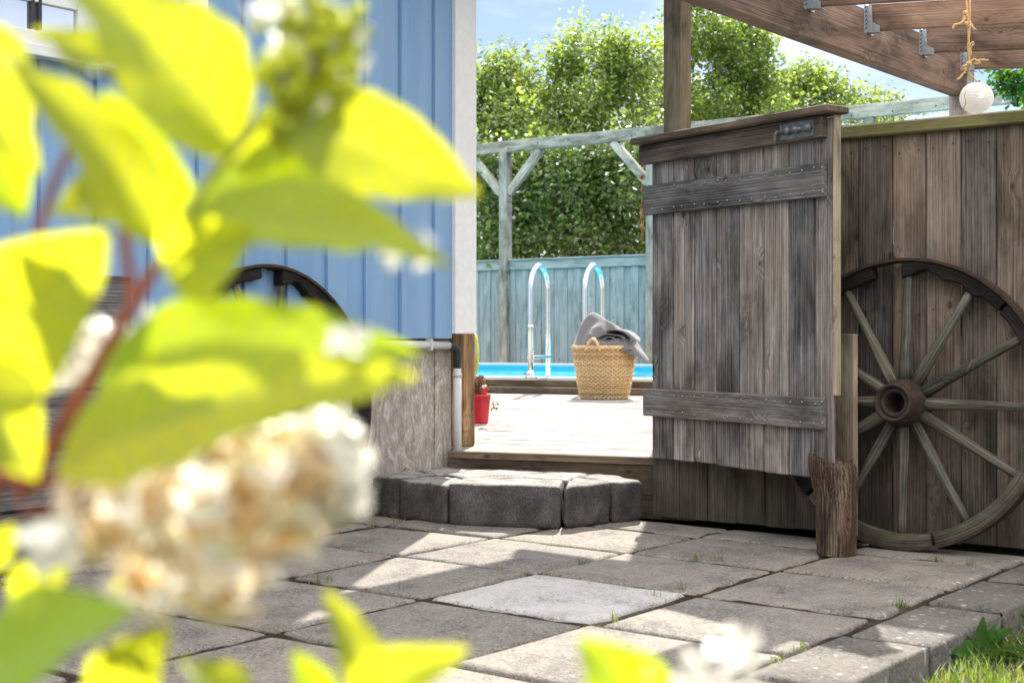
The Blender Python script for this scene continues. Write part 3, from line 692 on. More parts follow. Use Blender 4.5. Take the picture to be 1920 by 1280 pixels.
# basket
bc_ = gz(1133, 747, DZ); BR = 12.21/FPX
bas = thing('wicker_basket', 'round woven wicker basket standing on the sunny deck by the pool', 'basket', bc_)
HB = .455
def brad(t): return .205+.072*t**.8
mb = MB(); NS = 34; nr = 27
for k in range(nr):
    t = k/(nr-1); z = DZ+.012+t*(HB-.02); r = brad(t); pts = []
    for i in range(NS*2+1):
        a = 2*math.pi*i/(NS*2); rr = r+.0085*(1 if (i+k) % 2 else -1)+.002*jig(1); pts.append((bc_.x+rr*math.cos(a), bc_.y+rr*math.sin(a), z+.002*jig(1)))
    mb.tube(pts, .0075, 5, cap=False)
mb.build('woven_side', M['willow'], bas)
mb = MB()
for i in range(NS):
    a = 2*math.pi*(i+.25)/NS
    mb.tube([(bc_.x+brad(t)*math.cos(a), bc_.y+brad(t)*math.sin(a), DZ+.005+t*HB) for t in (0, .5, 1)], .005, 5)
mb.lathe([(.001, DZ+.02), (.198, DZ+.02)]+[(brad(t)-.006, DZ+.02+t*(HB-.03)) for t in (0, .25, .5, .75, 1)], 40, Matrix.Translation((bc_.x, bc_.y, 0))); mb.build('stake', M['willow'], bas)
mb = MB()
for tw in (0, 2.1, 4.2):
    mb.tube([(bc_.x+(brad(1)+.008*math.cos(a*14+tw))*math.cos(a), bc_.y+(brad(1)+.008*math.cos(a*14+tw))*math.sin(a), DZ+HB+.01*math.sin(a*14+tw)) for a in [2*math.pi*i/160 for i in range(161)]], .009, 6, cap=False)
mb.build('rim', M['willow'], bas)
cd = Vector((camo.location.x-bc_.x, camo.location.y-bc_.y, 0)).normalized(); sdv = Vector((-cd.y, cd.x, 0))   # sdv to photo right
for sgn in (1, -1):
    mb = MB(); ang0 = math.atan2(cd.y, cd.x)-.35+(0 if sgn > 0 else math.pi)
    for tw in (0, 3.14):
        pts = []
        for i in range(33):
            t = i/32; a = ang0+(t-.5)*.44; h = math.sin(math.pi*t)**.7*.105; rr = brad(1)+.014
            pts.append((bc_.x+rr*math.cos(a)+.006*math.cos(t*30+tw), bc_.y+rr*math.sin(a)+.006*math.cos(t*30+tw), DZ+HB-.03+h+.006*math.sin(t*30+tw)))
        mb.tube(pts, .009, 6)
    mb.build('handle', M['willow'], bas)
# grey blanket heaped in the basket, and a rolled darker towel
def sheetmesh(fn, nu, nv):
    vs = []; fs = []
    for j in range(nv+1):
        for i in range(nu+1): vs.append(fn(i/nu, j/nv))
    for j in range(nv):
        for i in range(nu): a = j*(nu+1)+i; fs.append((a, a+1, a+nu+2, a+nu+1))
    return vs, fs
rim = Vector((bc_.x, bc_.y, DZ+HB))
def heap(u, v):
    a = 2*math.pi*u; an = (a+.45+math.pi) % (2*math.pi)-math.pi
    r = (.275+.135*math.exp(-(an/.42)**2))*v**.6
    x = r*math.cos(a); y = -r*math.sin(a)               # x right, y toward camera
    h = .20*math.exp(-((x+.12)**2/.020+(y+.05)**2/.03))+.13*math.exp(-((x-.06)**2/.025+(y+.06)**2/.025))+.055
    h += .020*math.sin(24*x+11*y+2*math.sin(9*y))*(1-v*.5)+.026*mnoise.noise((x*12, y*12, 2))
    e = max(0, (v-.62)/.38); h = h*(1-e*.75)-.022*e**2
    if r > .27: h -= (r-.27)*.75
    return rim+sdv*x*1.03+cd*y+Vector((0, 0, h))
mb = MB(); vs, fs = sheetmesh(heap, 110, 34); mb.add(vs, fs, None, None, True)
bl = mb.build('blanket', M['towel'], None, rim)
tag(bl, 'light grey blanket heaped in the wicker basket with a corner hanging over the rim', 'blanket')
mb = MB(); pts = []
vs = []; fs = []
N = 90
c0 = rim+sdv*.055+cd*.16+Vector((0, 0, .070))
for i in range(N+1):
    a = i/N*2*math.pi*2.3; r = (.016+.0155*a/1.9)*(1+.28*mnoise.noise((math.cos(a)*.9, math.sin(a)*.9, a*.22)))
    for (dr, w_) in ((-.0075, 0), (.0075, 0), (.0075, .3), (-.0075, .3)):
        rr = r+dr; off = sdv*(1.45*rr*math.cos(a))+Vector((0, 0, .62*rr*math.sin(a)))+cd*(.05-w_*1.)
        vs.append(c0+off+sdv*(w_*.25))
for i in range(N):
    for k in range(4): a = i*4+k; b = i*4+(k+1) % 4; fs.append((a, b, b+4, a+4))
mb.add(vs, fs, None, None, True)
def under(u, v):
    x = -.06+.30*u; y = .10+.15*v
    h = .055*math.sin(math.pi*min(1, max(0, u)))**.6*math.cos((v-.15)*1.5)+.012*math.sin(u*14)
    return rim+sdv*x+cd*y+Vector((0, 0, h-.005-.02*v))
vs, fs = sheetmesh(under, 24, 10); mb.add(vs, fs, None, None, True)
tag(mb.build('rolled_towel', M['towel2'], None, rim), 'dark grey folded towel rolled in a spiral at the front of the basket', 'towel')

# ------------------------------------------------------------------ rear fence and pool pergola (parallel to the near fence)
VF = 17.0
def onv(px, py, v):
    r = (px-960)/FPX; return c2w(px, py, v/(ST*r+CT))
zt = onv(893, 491, VF).z
u_post = [onv(950, 400, VF).x, onv(1226, 400, VF).x]
pf = thing('pool_fence', 'weathered turquoise board fence behind the pool', 'fence', (u_post[0], VF, .36))
mb = MB(); u = u_post[0]-6.05
i = 0
while u < 1.5:
    w = .118+jig(.006)
    mb.board((u+w/2, VF+(.012 if i % 2 else -.004), .36), (u+w/2, VF+(.012 if i % 2 else -.004), zt-.04+jig(.004)), (1, 0, 0), w+.008, .02, .003); u += w+.004; i += 1
mb.build('board_panel', M['teal'], pf)
mb = MB(); sp = [u_post[0]-6.05, u_post[0], u_post[1], u_post[1]+2.6, u_post[1]+5.2]
for a_, b_ in zip(sp[:-1], sp[1:]):
    mb.board((a_+.08, VF-.03, zt-.075), (b_-.08, VF-.03, zt-.075), (0, 0, 1), .13, .028); mb.board((a_+.078, VF-.01, zt+.006), (b_-.078, VF-.01, zt+.006), (0, 1, 0), .12, .025)
mb.build('top_rail', M['teal'], pf)
pg = thing('garden_arbour', 'pale green weathered timber beam on posts with diagonal braces behind the pool', 'pergola', (u_post[0], VF, .36))
zb1 = onv(893, 272, VF).z; zb0 = zb1-.165
for u in u_post+[u_post[1]+2.6]:
    mb = MB(); mb.board((u, VF-.03, .36), (u, VF-.03, zb0), (1, 0, 0), .15, .14, .006); mb.build('post', M['mint'], pg)
    for sgn in (-1, 1):
        mb = MB(); mb.board((u+sgn*.07, VF-.03, zb0-.62), (u+sgn*.66, VF-.03, zb0-.001), (0, 1, 0), .09, .12, .005); mb.build('brace', M['mint'], pg)
mb = MB(); mb.board((u_post[0]-4, VF-.03, (zb0+zb1)/2), (u_post[0]+3.2, VF-.03, (zb0+zb1)/2), (0, 0, 1), .165, .11, .006); mb.board((u_post[0]+3.2, VF-.03, (zb0+zb1)/2), (1.5, VF-.03, (zb0+zb1)/2), (0, 0, 1), .165, .11, .006); mb.build('beam', M['mint'], pg)
u = u_post[0]-1
while u < -4.5: dot('bolt', M['rustdark'], pg, (u, VF-.086, zb0+.06+jig(.03)), .010); u += .55

# ------------------------------------------------------------------ near fence
YF = 5.60; U0 = -3.50; ZF = 1.70
fe = thing('wooden_fence', 'dark weathered vertical board fence with mossy top rail', 'fence', (-2, YF, 0))
mb = MB(); u = U0; i = 0; fb = []
while u < 1.6:
    w = .142+jig(.004); fb.append(u)
    mb.board((u+w/2, YF+.012+(0 if i % 2 else .004), .02+jig(.008)), (u+w/2, YF+.012+(0 if i % 2 else .004), ZF-.002), (1, 0, 0), w, .022, .003, seg=4, wob=.002); u += w+.004; i += 1
mb.build('board_panel', M['fence'], fe)
mb = MB(); mb.board((U0+.1, YF+.035, ZF+.0065), (1.6, YF+.035, ZF+.0065), (0, 1, 0), .13, .055, .007, seg=10, wob=.003); mb.build('cap_rail', M['mosscap'], fe)
for z in (1.55, .9, .25):
    mb = MB(); mb.board((U0, YF+.047, z), (1.6, YF+.047, z), (0, 0, 1), .095, .04); mb.build('rear_rail', M['fence'], fe)
for k, u in enumerate(fb[5:14]):
    for du in (.03, .112):
        for z in (1.62, .95): dot('nail', M['rustdark'], fe, (u+du, YF-.0005, z+jig(.02)), .0035)
for u in (U0+.05, -1.0):
    mb = MB(); mb.board((u, YF+.115, 0), (u, YF+.115, 1.68), (1, 0, 0), .09, .09); mb.build('post', M['fence'], fe)

# gate: hinged at the fence end, swung open toward the viewer
GD = Vector((.949, -.315, 0)); GN = Vector((-.315, -.949, 0)); G0 = Vector((U0+.012, YF-.018, 0)); GW = 1.127; GZ0, GZ1 = .29, 1.72
def gp(t, n, z): return G0+GD*t+GN*n+Vector((0, 0, z))
gate = thing('garden_gate', 'weathered grey plank gate standing open with two studded cleats and a bolt', 'gate', gp(0, 0, GZ0))
mb = MB()
seams = [1226, 1265.5, 1304, 1345.7, 1388.4, 1434.5, 1481.4, 1530.3]
def gt(px):
    r = (px-960)/FPX; k = GD
    # ray direction in world
    d = Vector((CT*r-ST, ST*r+CT)); # G0+GD t = s d
    den = GD.x*d.y-GD.y*d.x; return (-(G0.x*d.y-G0.y*d.x))/den
ts = [gt(p_) for p_ in seams]; ts[0] = 0.008; ts.append(GW)
for a_, b_ in zip(ts[:-1], ts[1:]):
    mb.board(gp((a_+b_)/2, jig(.0015), GZ0+jig(.006)), gp((a_+b_)/2, 0, GZ1), GD, b_-a_-.006, .022, .005, seg=4, wob=.0015)
mb.build('board_panel', M['gate'], gate)
mb = MB(); mb.board(gp(-.045, .028, 1.683), gp(GW-.03, .028, 1.683), (0, 0, 1), .088, .034, .004, seg=5, wob=.002); mb.build('top_rail', M['rail'], gate)
mb = MB(); mb.board(gp(-.06, .02, 1.745), gp(GW+.035, .02, 1.745), GN, .13, .03, .005, seg=8, wob=.002); mb.build('cap', M['rail'], gate)
for (za, zb, tb) in ((1.405, 1.54, GW-.028), (.486, .611, GW-.035)):
    mb = MB(); mb.board(gp(-.02, .026, (za+zb)/2), gp(tb, .026, (za+zb)/2), (0, 0, 1), zb-za, .03, .004, seg=6, wob=.002); cl = mb.build('cleat', M['cleat'], gate)
    for a_, b_ in zip(ts[:-1], ts[1:]):
        for fx in (.3, .72):
            for zz in (za+.022, zb-.022):
                p = gp(a_+(b_-a_)*fx+jig(.006), .0415, zz+jig(.006))
                dot('screw', M['screw'], cl, p, .005)
mb = MB(); mb.board(gp(GW+.004, -.006, .62), gp(GW+.004, -.006, 1.728), GN, .036, .012, .002); mb.build('edge_strip', M['edge'], gate)
mb = MB(); mb.board(gp(.05, -.03, 1.45), gp(GW-.06, -.03, 1.45), (0, 0, 1), .1, .035); mb.board(gp(.05, -.03, .5), gp(GW-.06, -.03, .5), (0, 0, 1), .1, .035); mb.build('rear_batten', M['gate'], gate)
# bolt
t0_ = gt(1478); t1_ = gt(1541)
mb = MB(); mb.board(gp(t0_+.0, .0475, 1.682), gp(t1_, .0475, 1.682), (0, 0, 1), .066, .004, .001); lat = mb.build('latch', M['bolt'], gate)
mb = MB(); mb.tube([gp(t0_+.004, .058, 1.684), gp(t1_-.004, .058, 1.684)], .0085, 10)
mb.tube([gp(t0_+.004, .058, 1.684), gp(t0_-.004, .063, 1.684), gp(t0_-.008, .066, 1.672), gp(t0_-.008, .066, 1.635)], .0065, 8); mb.build('bolt', M['bolt'], lat)
mb = MB()
for f_ in (.28, .52, .86):
    t = t0_+(t1_-t0_)*f_; w_ = .014 if f_ < .8 else .022
    mb.tube([gp(t-w_, .057, 1.684), gp(t+w_, .057, 1.684)], .0145, 10)
for f_ in (.1, .5, .94):
    for dz in (-.026, .026): mb.sphere(gp(t0_+(t1_-t0_)*f_, .050, 1.682+dz), .0045, 5)
mb.build('staple', M['bolt'], lat)
mb = MB()
for z in (1.46, .55): mb.tube([gp(-.012, -.005, z-.05), gp(-.012, -.005, z+.05)], .009, 8); mb.board(gp(0, -.012, z), gp(.5, -.012, z), (0, 0, 1), .035, .004, .001)
mb.build('hinge', M['rustdark'], gate)

# short board and log that hold the gate
p = c2w(1583, 900, 5.83)
mb = MB(); lo = Vector((p.x, p.y, 0)); dd = Vector((CT, -ST, 0))
dirv = Vector((.97, -.24, 0)).normalized()
mb.board(lo+Vector((0, 0, .02)), lo+Vector((0, 0, .862)), dirv, .118, .028, .003, seg=3, wob=.003)
tag(mb.build('upright_board', M['edge'], None, lo), 'short pale sawn board standing upright between the gate edge and the wagon wheel', 'board')
p = c2w(1569, 1037, 5.585); p.z = 0
mb = MB(); n = 26; vs = []; fs = []; bc = []; lv = 22
for j in range(lv+1):
    t = j/lv; z = t*.37
    for i in range(n):
        a = 2*math.pi*i/n
        r = .078*(1+.07*mnoise.noise((math.cos(a)*1.5, math.sin(a)*1.5, z*4)))+.0085*mnoise.noise((math.cos(a)*7, math.sin(a)*7, z*2.5))+.004*mnoise.noise((math.cos(a)*16, math.sin(a)*16, z*9))
        d = max(0, t-.55)/.45
        r += .026*d*max(0, math.cos(a-2.9))*(1.2 if d > .2 else 1)+.012*d
        if t > .9: r *= 1-.1*(t-.9)/.1
        top = .018*mnoise.noise((math.cos(a)*3, math.sin(a)*3, 7))+.022*math.cos(a-3.4) if t > .5 else 0
        lean = Vector((CT, -ST, 0))*(-.02*d)
        vs.append(p+lean+Vector((r*math.cos(a), r*math.sin(a), z+top*max(0, t-.5)*2))); bc.append((z+7, a*.08+3, r*3))
for j in range(lv):
    for i in range(n): a = j*n+i; b = j*n+(i+1) % n; fs.append((a, b, b+n, a+n))
rings = [(.72, -.012), (.4, -.03), (.1, -.022)]
o = lv*n; ctr = sum((vs[o+i] for i in range(n)), Vector())/n
for (s_, dz) in rings:
    for i in range(n): q = ctr.lerp(vs[o+i], s_); vs.append(Vector((q.x, q.y, ctr.z+(vs[o+i].z-ctr.z)*s_+dz+.010*mnoise.noise((q.x*50, q.y*50, 1))))); bc.append((q.x*3, q.y*3, 0))
for j in range(lv, lv+3):
    for i in range(n): a = j*n+i; b = j*n+(i+1) % n; fs.append((a, b, b+n, a+n))
fs.append(tuple((lv+3)*n+i for i in range(n)))
mb.add(vs, fs, bc, .4, True)
log = tag(mb.build('log', M['bark'], None, p), 'rough brown log standing on end against the bottom of the open gate', 'log')

# ------------------------------------------------------------------ wagon wheels
RW = .585
wh = thing('wagon_wheel', 'old spoked wagon wheel with rusty hub leaning against the dark board fence', 'wheel', (0, 0, 0), 'old wooden wagon wheels')
RX = Matrix.Translation((0, 0, RW)) @ Matrix.Rotation(R(90), 4, 'X')      # local Z -> -Y
mb = MB(); mb.lathe([(RW-.012, -.04), (RW, -.04), (RW, .04), (RW-.012, .04), (RW-.012, -.04)], 96, RX, smooth=False); mb.build('tyre', M['rust'], wh)
for k in range(6):
    a0 = R(15+60*k)+R(90); a1 = a0+R(58.5 if k not in (3, 5) else 47)
    mb = MB(); vs = []; fs = []; bc = []; n = 20
    for i in range(n+1):
        a = a0+(a1-a0)*i/n; e = mnoise.noise((a*5, k, 0)); rot = k in (0, 5)
        ri = RW-.012-.052*(1+.25*e*(2.2 if rot else .6)); ro = RW-.0125; hw = .027
        if rot: ri += .012*mnoise.noise((a*19, k, 3))
        for (r, h) in ((ri+.006, -hw), (ro, -hw), (ro, hw), (ri+.006, hw), (ri, hw-.007), (ri, -hw+.007)):
            vs.append(RX @ Vector((r*math.cos(a), r*math.sin(a), h))); bc.append((a*.55+k*3, r+k, h))
    for i in range(n):
        for j in range(6): a = i*6+j; b = i*6+(j+1) % 6; fs.append((a, b, b+6, a+6))
    fs.append((0, 1, 2, 3, 4, 5)); fs.append(tuple(n*6+j for j in (5, 4, 3, 2, 1, 0)))
    mb.add(vs, fs, bc); mb.build('felloe', M['felloe'] if k in (0, 1, 5, 4) else M['felloe2'], wh)
for k in range(12):
    a = R(30*k); d = Vector((math.cos(a), 0, math.sin(a))); c = Vector((0, 0, RW))
    mb = MB(); pts = []; rs = []
    for i in range(9):
        t = i/8; pts.append(c+d*(.09+t*(RW-.062-.09))+Vector((0, -.012*(1-t), 0))); rs.append((.027-.009*min(1, t*1.6))*(1+.12*mnoise.noise((t*7, k*3.7, 0))))
    mb.tube(pts, rs, 9); sp_ = mb.build('spoke', M['spoke'], wh)
mb = MB(); mb.lathe([(.075, -.09), (.092, -.06), (.098, .0), (.098, .03), (.09, .05), (.082, .09), (.072, .125), (.062, .128), (.060, .10)], 32, RX); hub = mb.build('hub', M['rust'], wh)
mb = MB(); mb.lathe([(.0745, .10), (.077, .10), (.075, .137), (.066, .137), (.064, .10)], 32, RX)
mb.build('hub_band', M['rustdark'], hub)
mb = MB(); mb.lathe([(.0605, .11), (.056, .118), (.044, .118), (.040, .10), (.036, .02), (.030, -.08)], 24, RX); mb.lathe([(.0001, -.02), (.034, -.02)], 20, RX); mb.build('axle_box', M['rust'], hub)
def copy_tree(o, parent=None):
    c = o.copy(); COL.objects.link(c)
    if parent: c.parent = parent
    for ch in o.children: copy_tree(ch, c)
    return c
wh2 = copy_tree(wh)
bpc = gz(1712, 1030, 0)
wh.location = (-2.245, YF-.125, 0.0); wh.rotation_euler = (R(-3.5), 0, 0)
wh2.location = (-4.49, 4.10, 0.005); wh2.rotation_euler = (R(-5.5), R(11), R(90))
wh2['label'] = 'second wagon wheel with a dark rim, leaning on the blue house behind the hydrangea'

# weathered panel beside the house
mb = MB()
for k in range(5): mb.board((-4.50+.012*k*.6-.03, 2.6, .12+k*.215), (-4.50+.012*k*.6-.03, 3.43, .12+k*.215), (0, 0, 1), .205, .03, .004, seg=4, wob=.004)
mb.board((-4.55, 2.75, 0), (-4.52, 2.75, 1.06), (0, 1, 0), .07, .03); mb.board((-4.55, 3.3, 0), (-4.52, 3.3, 1.06), (0, 1, 0), .07, .03)
tag(mb.build('plank_panel', M['cleat'], None, (-4.5, 3, 0)), 'weathered grey plank panel against the blue house behind the hydrangea leaves', 'panel')

# ------------------------------------------------------------------ stone step
st_ = thing('stone_step', 'dark tumbled concrete block step in front of the deck', 'step', (-4.1, 5.2, 0))
def block(quad, z0, z1, r=.03):
    q = [Vector((a[0], a[1])) for a in quad]; cen = sum(q, Vector((0, 0)))/4
    bm = bmesh.new(); lo = [bm.verts.new((a.x, a.y, z0)) for a in q]; hi = [bm.verts.new((a.x, a.y, z1)) for a in q]
    bm.faces.new(lo[::-1]); bm.faces.new(hi)
    for i in range(4): bm.faces.new((lo[i], lo[(i+1) % 4], hi[(i+1) % 4], hi[i]))
    bmesh.ops.recalc_face_normals(bm, faces=bm.faces)
    bmesh.ops.bevel(bm, geom=list(bm.edges), offset=r, segments=3, profile=.6, affect='EDGES')
    bmesh.ops.subdivide_edges(bm, edges=[e for e in bm.edges if e.calc_length() > .05], cuts=5, use_grid_fill=True)
    bmesh.ops.triangulate(bm, faces=[f for f in bm.faces if len(f.verts) > 4])
    for v in bm.verts:
        p = v.co; k = Vector((mnoise.noise(p*13), mnoise.noise(p*13+Vector((5, 0, 0))), mnoise.noise(p*13+Vector((0, 9, 0)))))
        k2 = Vector((mnoise.noise(p*45), mnoise.noise(p*45+Vector((5, 0, 0))), mnoise.noise(p*45+Vector((0, 9, 0)))))
        v.co = p+k*.007+k2*.003
    me = bpy.data.meshes.new('block'); 
    base = wloc(st_)
    for v in bm.verts: v.co -= base
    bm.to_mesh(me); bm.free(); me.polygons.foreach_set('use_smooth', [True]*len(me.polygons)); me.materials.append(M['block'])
    o = bpy.data.objects.new('block', me); COL.objects.link(o); o.parent = st_
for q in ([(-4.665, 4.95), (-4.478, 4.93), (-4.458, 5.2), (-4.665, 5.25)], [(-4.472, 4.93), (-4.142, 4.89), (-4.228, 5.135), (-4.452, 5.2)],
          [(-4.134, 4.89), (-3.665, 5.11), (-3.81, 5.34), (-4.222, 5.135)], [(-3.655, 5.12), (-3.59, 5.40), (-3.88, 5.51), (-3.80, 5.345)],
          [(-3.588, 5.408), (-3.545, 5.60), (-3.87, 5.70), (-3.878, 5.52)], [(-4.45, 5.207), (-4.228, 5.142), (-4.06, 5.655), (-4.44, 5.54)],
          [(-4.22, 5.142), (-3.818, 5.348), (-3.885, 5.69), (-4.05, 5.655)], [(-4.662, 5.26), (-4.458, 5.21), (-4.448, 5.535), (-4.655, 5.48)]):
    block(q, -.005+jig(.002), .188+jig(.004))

# ------------------------------------------------------------------ near pergola
XB = -3.07; ZB = 2.275; SLOPE = -.083
pe = thing('pergola', 'brown timber pergola with joists in metal hangers under clear roofing', 'pergola', (XB, 8.5, .29))
mb = MB(); mb.board((XB-.045, 5.1, ZB+.148), (XB-.045, 8.47, ZB+.148), (0, 0, 1), .26, .09, .004); 
mb.build('beam', M['perg'], pe)
for v in (6.34, 7.04, 7.79, 8.43):
    mb = MB(); mb.board((XB+.002, v, 2.51), (1.2, v, 2.51+SLOPE*(1.2-XB)), (0, 0, 1), .135, .045, .003, seg=2); mb.build('joist', M['perg'], pe)
    mb = MB()
    mb.box((XB+.0005, v-.058, 2.425), (XB+.003, v-.024, 2.57), ch=.0005); mb.box((XB+.0005, v+.024, 2.425), (XB+.003, v+.058, 2.57), ch=.0005)
    mb.add([(XB+.001, v-.026, 2.57), (XB+.03, v-.026, 2.57), (XB+.034, v-.026, 2.48), (XB+.075, v-.026, 2.455), (XB+.075, v-.026, 2.425), (XB+.001, v-.026, 2.43)], [(0, 1, 2, 3, 4, 5)])
    mb.board((XB+.001, v, 2.431), (XB+.075, v, 2.431+SLOPE*.074), (0, 1, 0), .054, .003, .0008)
    hg = mb.build('joist_hanger', M['zinc'], pe)
    for zz in np.linspace(2.445, 2.555, 6):
        for dy in (-.048, -.034): dot('nail', M['rustdark'], hg, (XB+.004, v+dy, zz+(.008 if dy > -.04 else 0)), .0035)
mb = MB(); mb.board((XB-.05, 8.535, .29), (XB-.05, 8.535, 2.45), (1, 0, 0), .115, .12, .004)
mb.build('post', M['grey'], pe)
# tall post by the gateway carries a second beam
pc = c2w(1270, 240, 8.35)
mb = MB(); mb.board((pc.x, pc.y, .29), (pc.x, pc.y, 3.0), (1, 0, 0), .12, .12, .005); mb.build('post', M['post'], pe)
mb = MB(); mb.board((-4.85, pc.y-.16, 2.95), (-3.8, pc.y-.16, 2.95), (0, 0, 1), .17, .045, .004); mb.build('beam', M['perg'], pe)
mb = MB()
for k in range(16): mb.board((-4.83 if k > 6 else -4.59, 4.96+k*.135, 3.05), (-3.9, 4.96+k*.135, 3.05), (0, 1, 0), .131, .022, .003)
mb.build('added_shade_canopy', M['perg'], pe)  # unseen canopy, added to throw shade on the middle of the patio
mb = MB(); vs = []; fs = []; nu, nv = 12, 160
for j in range(nv+1):
    v = 6.28+2.4*j/nv
    for i in range(nu+1):
        u = XB-.04+4.2*i/nu; vs.append((u, v, 2.592+SLOPE*(u-XB)+.007*math.sin(v*2*math.pi/.076)))
for j in range(nv):
    for i in range(nu): a = j*(nu+1)+i; fs.append((a, a+1, a+nu+2, a+nu+1))
mb.add(vs, fs, None, None, True); mb.build('roof_sheet', M['sheet'], pe)

# paper lantern on twine
LD = 7.0
lc = c2w(1831, 184, LD); lr = 31/FPX*LD
lan = thing('paper_lantern', 'round ribbed white paper lantern hanging behind the fence top', 'lantern', lc)
mb = MB(); prof = []
for i in range(81):
    t = math.pi*(.06+.88*i/80); prof.append((lr*math.sin(t)*(1-.012*abs(math.cos(i/80*math.pi*14))), lr*.95*math.cos(t)))
mb.lathe(prof, 40, Matrix.Translation(lc) @ Matrix.Rotation(.12, 4, 'Y')); mb.build('shade', M['paper'], lan)
mb = MB(); mb.tube([lc+Vector((CT*-.02, -ST*-.02, lr*.93)), lc+Vector((0, 0, lr*1.0)), lc+Vector((CT*.03, -ST*.03, lr*.96))], .003, 6); mb.lathe([(lr*.2, lr*.92), (lr*.22, lr*.93)], 20, Matrix.Translation(lc)); mb.build('wire_ring', M['rustdark'], lan)
mb = MB()
mb.tube([c2w(1811, 168, LD-.085), c2w(1809, 180, LD-.088), c2w(1811, 194, LD-.088), c2w(1806, 206, LD-.085)], .003, 5); mb.build('ribbon', M['twine'], lan)
mb = MB()
def tw(pts, r=.0045, d=LD-.02):
    pp = [c2w(x, y, d+jig(.006)) for x, y in pts]
    # subdivide with a little wander
    q = []
    for a, b in zip(pp[:-1], pp[1:]):
        for k in range(5): q.append(a.lerp(b, k/5)+Vector((jig(.0015), jig(.0015), jig(.0015))))
    q.append(pp[-1]); mb.tube(q, [r*random.uniform(.8, 1.2) for _ in q], 6)
top = -150
tw([(1811, top), (1812, 0), (1815, 30), (1816, 60), (1816, 118)]); tw([(1822, top), (1819, 0), (1818, 40), (1817, 80), (1818, 125)]); tw([(1820, 40), (1814, 90), (1820, 130)], .004)
tw([(1810, 22), (1813, 28), (1809, 36), (1800, 45), (1790, 46), (1786, 54)], .0055); tw([(1809, 24), (1806, 40), (1815, 50), (1822, 46), (1826, 57)], .005); tw([(1817, 44), (1824, 52), (1830, 56)], .005)
tw([(1817, 85), (1824, 79), (1825, 84), (1819, 90), (1820, 105)], .005)
tw([(1816, 116), (1828, 112), (1838, 118), (1826, 120), (1838, 112), (1853, 113)], .0055); tw([(1818, 120), (1806, 126), (1803, 132), (1812, 130), (1802, 144), (1794, 150)], .0055); tw([(1818, 128), (1816, 140), (1826, 146), (1833, 156)], .004)
for (x, y, r) in ((1810, 24, .011), (1817, 84, .010), (1817, 120, .015), (1812, 44, .010), (1808, 130, .012)): mb.sphere(c2w(x, y, LD-.02), r, 7)
tag(mb.build('twine', M['twine'], None, c2w(1816, 60, LD)), 'knotted straw-coloured twine with frayed ends holding up the paper lantern', 'twine')

# hanging ornament on the left end of the gate
wc = gp(-.05, .02, 1.64)
oc = thing('wind_chime', 'thin gilt star chime dangling from the left end of the gate rail', 'ornament', wc)
mb = MB(); mb.tube([wc, wc-Vector((0, 0, .34))], .0012, 5); mb.build('string', M['twine'], oc)
def star(c, r):
    mb = MB(); vs = []; nrm = Vector((-c.x, -c.y, 0)).normalized(); s_ = nrm.cross(Vector((0, 0, 1)))
    for i in range(16):
        a = 2*math.pi*i/16; rr = r if i % 2 == 0 else r*.5; vs.append(c+s_*(rr*math.cos(a))+Vector((0, 0, rr*math.sin(a))))
    vs += [c+nrm*.006, c-nrm*.006]
    mb.add(vs, [(i, (i+1) % 16, 16) for i in range(16)]+[((i+1) % 16, i, 17) for i in range(16)]); mb.build('star', M['gold'], oc)
star(wc-Vector((0, 0, .055)), .017); star(wc-Vector((0, 0, .115)), .009); star(wc-Vector((0, 0, .19)), .012)
mb = MB()
for i in range(12): 
    x = wc+Vector((jig(.012), jig(.012), -.19-random.random()*.1)); mb.tube([x, x-Vector((0, 0, random.uniform(.03, .07)))], .0022, 6)
for i in range(10): mb.sphere(wc+Vector((jig(.009), jig(.009), -.17-random.random()*.1)), .005, 6)
mb.build('tassel', M['gold'], oc)

# red pot, hose, dry leaves on the deck
pc_ = gz(896, 793, DZ); pr = .082
pot = thing('flower_pot', 'small red plastic pot with dried brown plant behind the brown post', 'pot', pc_)
mb = MB(); mb.lathe([(.0001, .002), (pr*.8, 0), (pr*.83, .01), (pr*1.02, .175), (pr*1.06, .175), (pr*1.06, .188), (pr*.98, .188), (pr*.95, .15), (.0001, .15)], 28, Matrix.Translation(pc_)); mb.build('pot', M['red'], pot)
mb = MB()
for i in range(60):
    a = random.random()*6.28; r = random.random()*.06; h = random.uniform(.03, .13); p0 = pc_+Vector((math.cos(a)*r*.5, math.sin(a)*r*.5, .15)); p1 = pc_+Vector((math.cos(a)*r, math.sin(a)*r, .17+h))
    mb.tube([p0, p1], .0015, 4)
    for k in range(5): leafgeo(mb, p1, p1+Vector((jig(.03), jig(.03), jig(.02)+.005)), .018, jig(2), .1, .3, 4)
q0 = pc_+sdv*.07+Vector((0, 0, .16))
mb.tube([q0, q0+sdv*.03+Vector((0, 0, .0)), q0+sdv*.05+Vector((0, 0, -.05))], .002, 4)
for k in range(12): p1 = q0+sdv*random.uniform(.02, .055)+Vector((0, 0, random.uniform(-.06, 0))); leafgeo(mb, p1, p1+Vector((jig(.03), jig(.03), -.025)), .012, jig(2), .1, .3, 4)
mb.build('dried_plant', M['dry'], pot)
mb = MB(); tg = pc_+sdv*.045+cd*.05+Vector((0, 0, .185)); mb.board(tg, tg+Vector((0, 0, .05))+sdv*.01, sdv, .03, .002, .0005); mb.build('plant_tag', M['red'], pot)
mb = MB(); mb.sphere(tg+Vector((0, 0, .055))-sdv*.005, .011, 7); mb.sphere(tg+Vector((0, 0, .06))+sdv*.008, .009, 7); mb.build('white_blossom', M['white'], pot)
hz = c2w(888, 662, 7.62)
mb = MB()
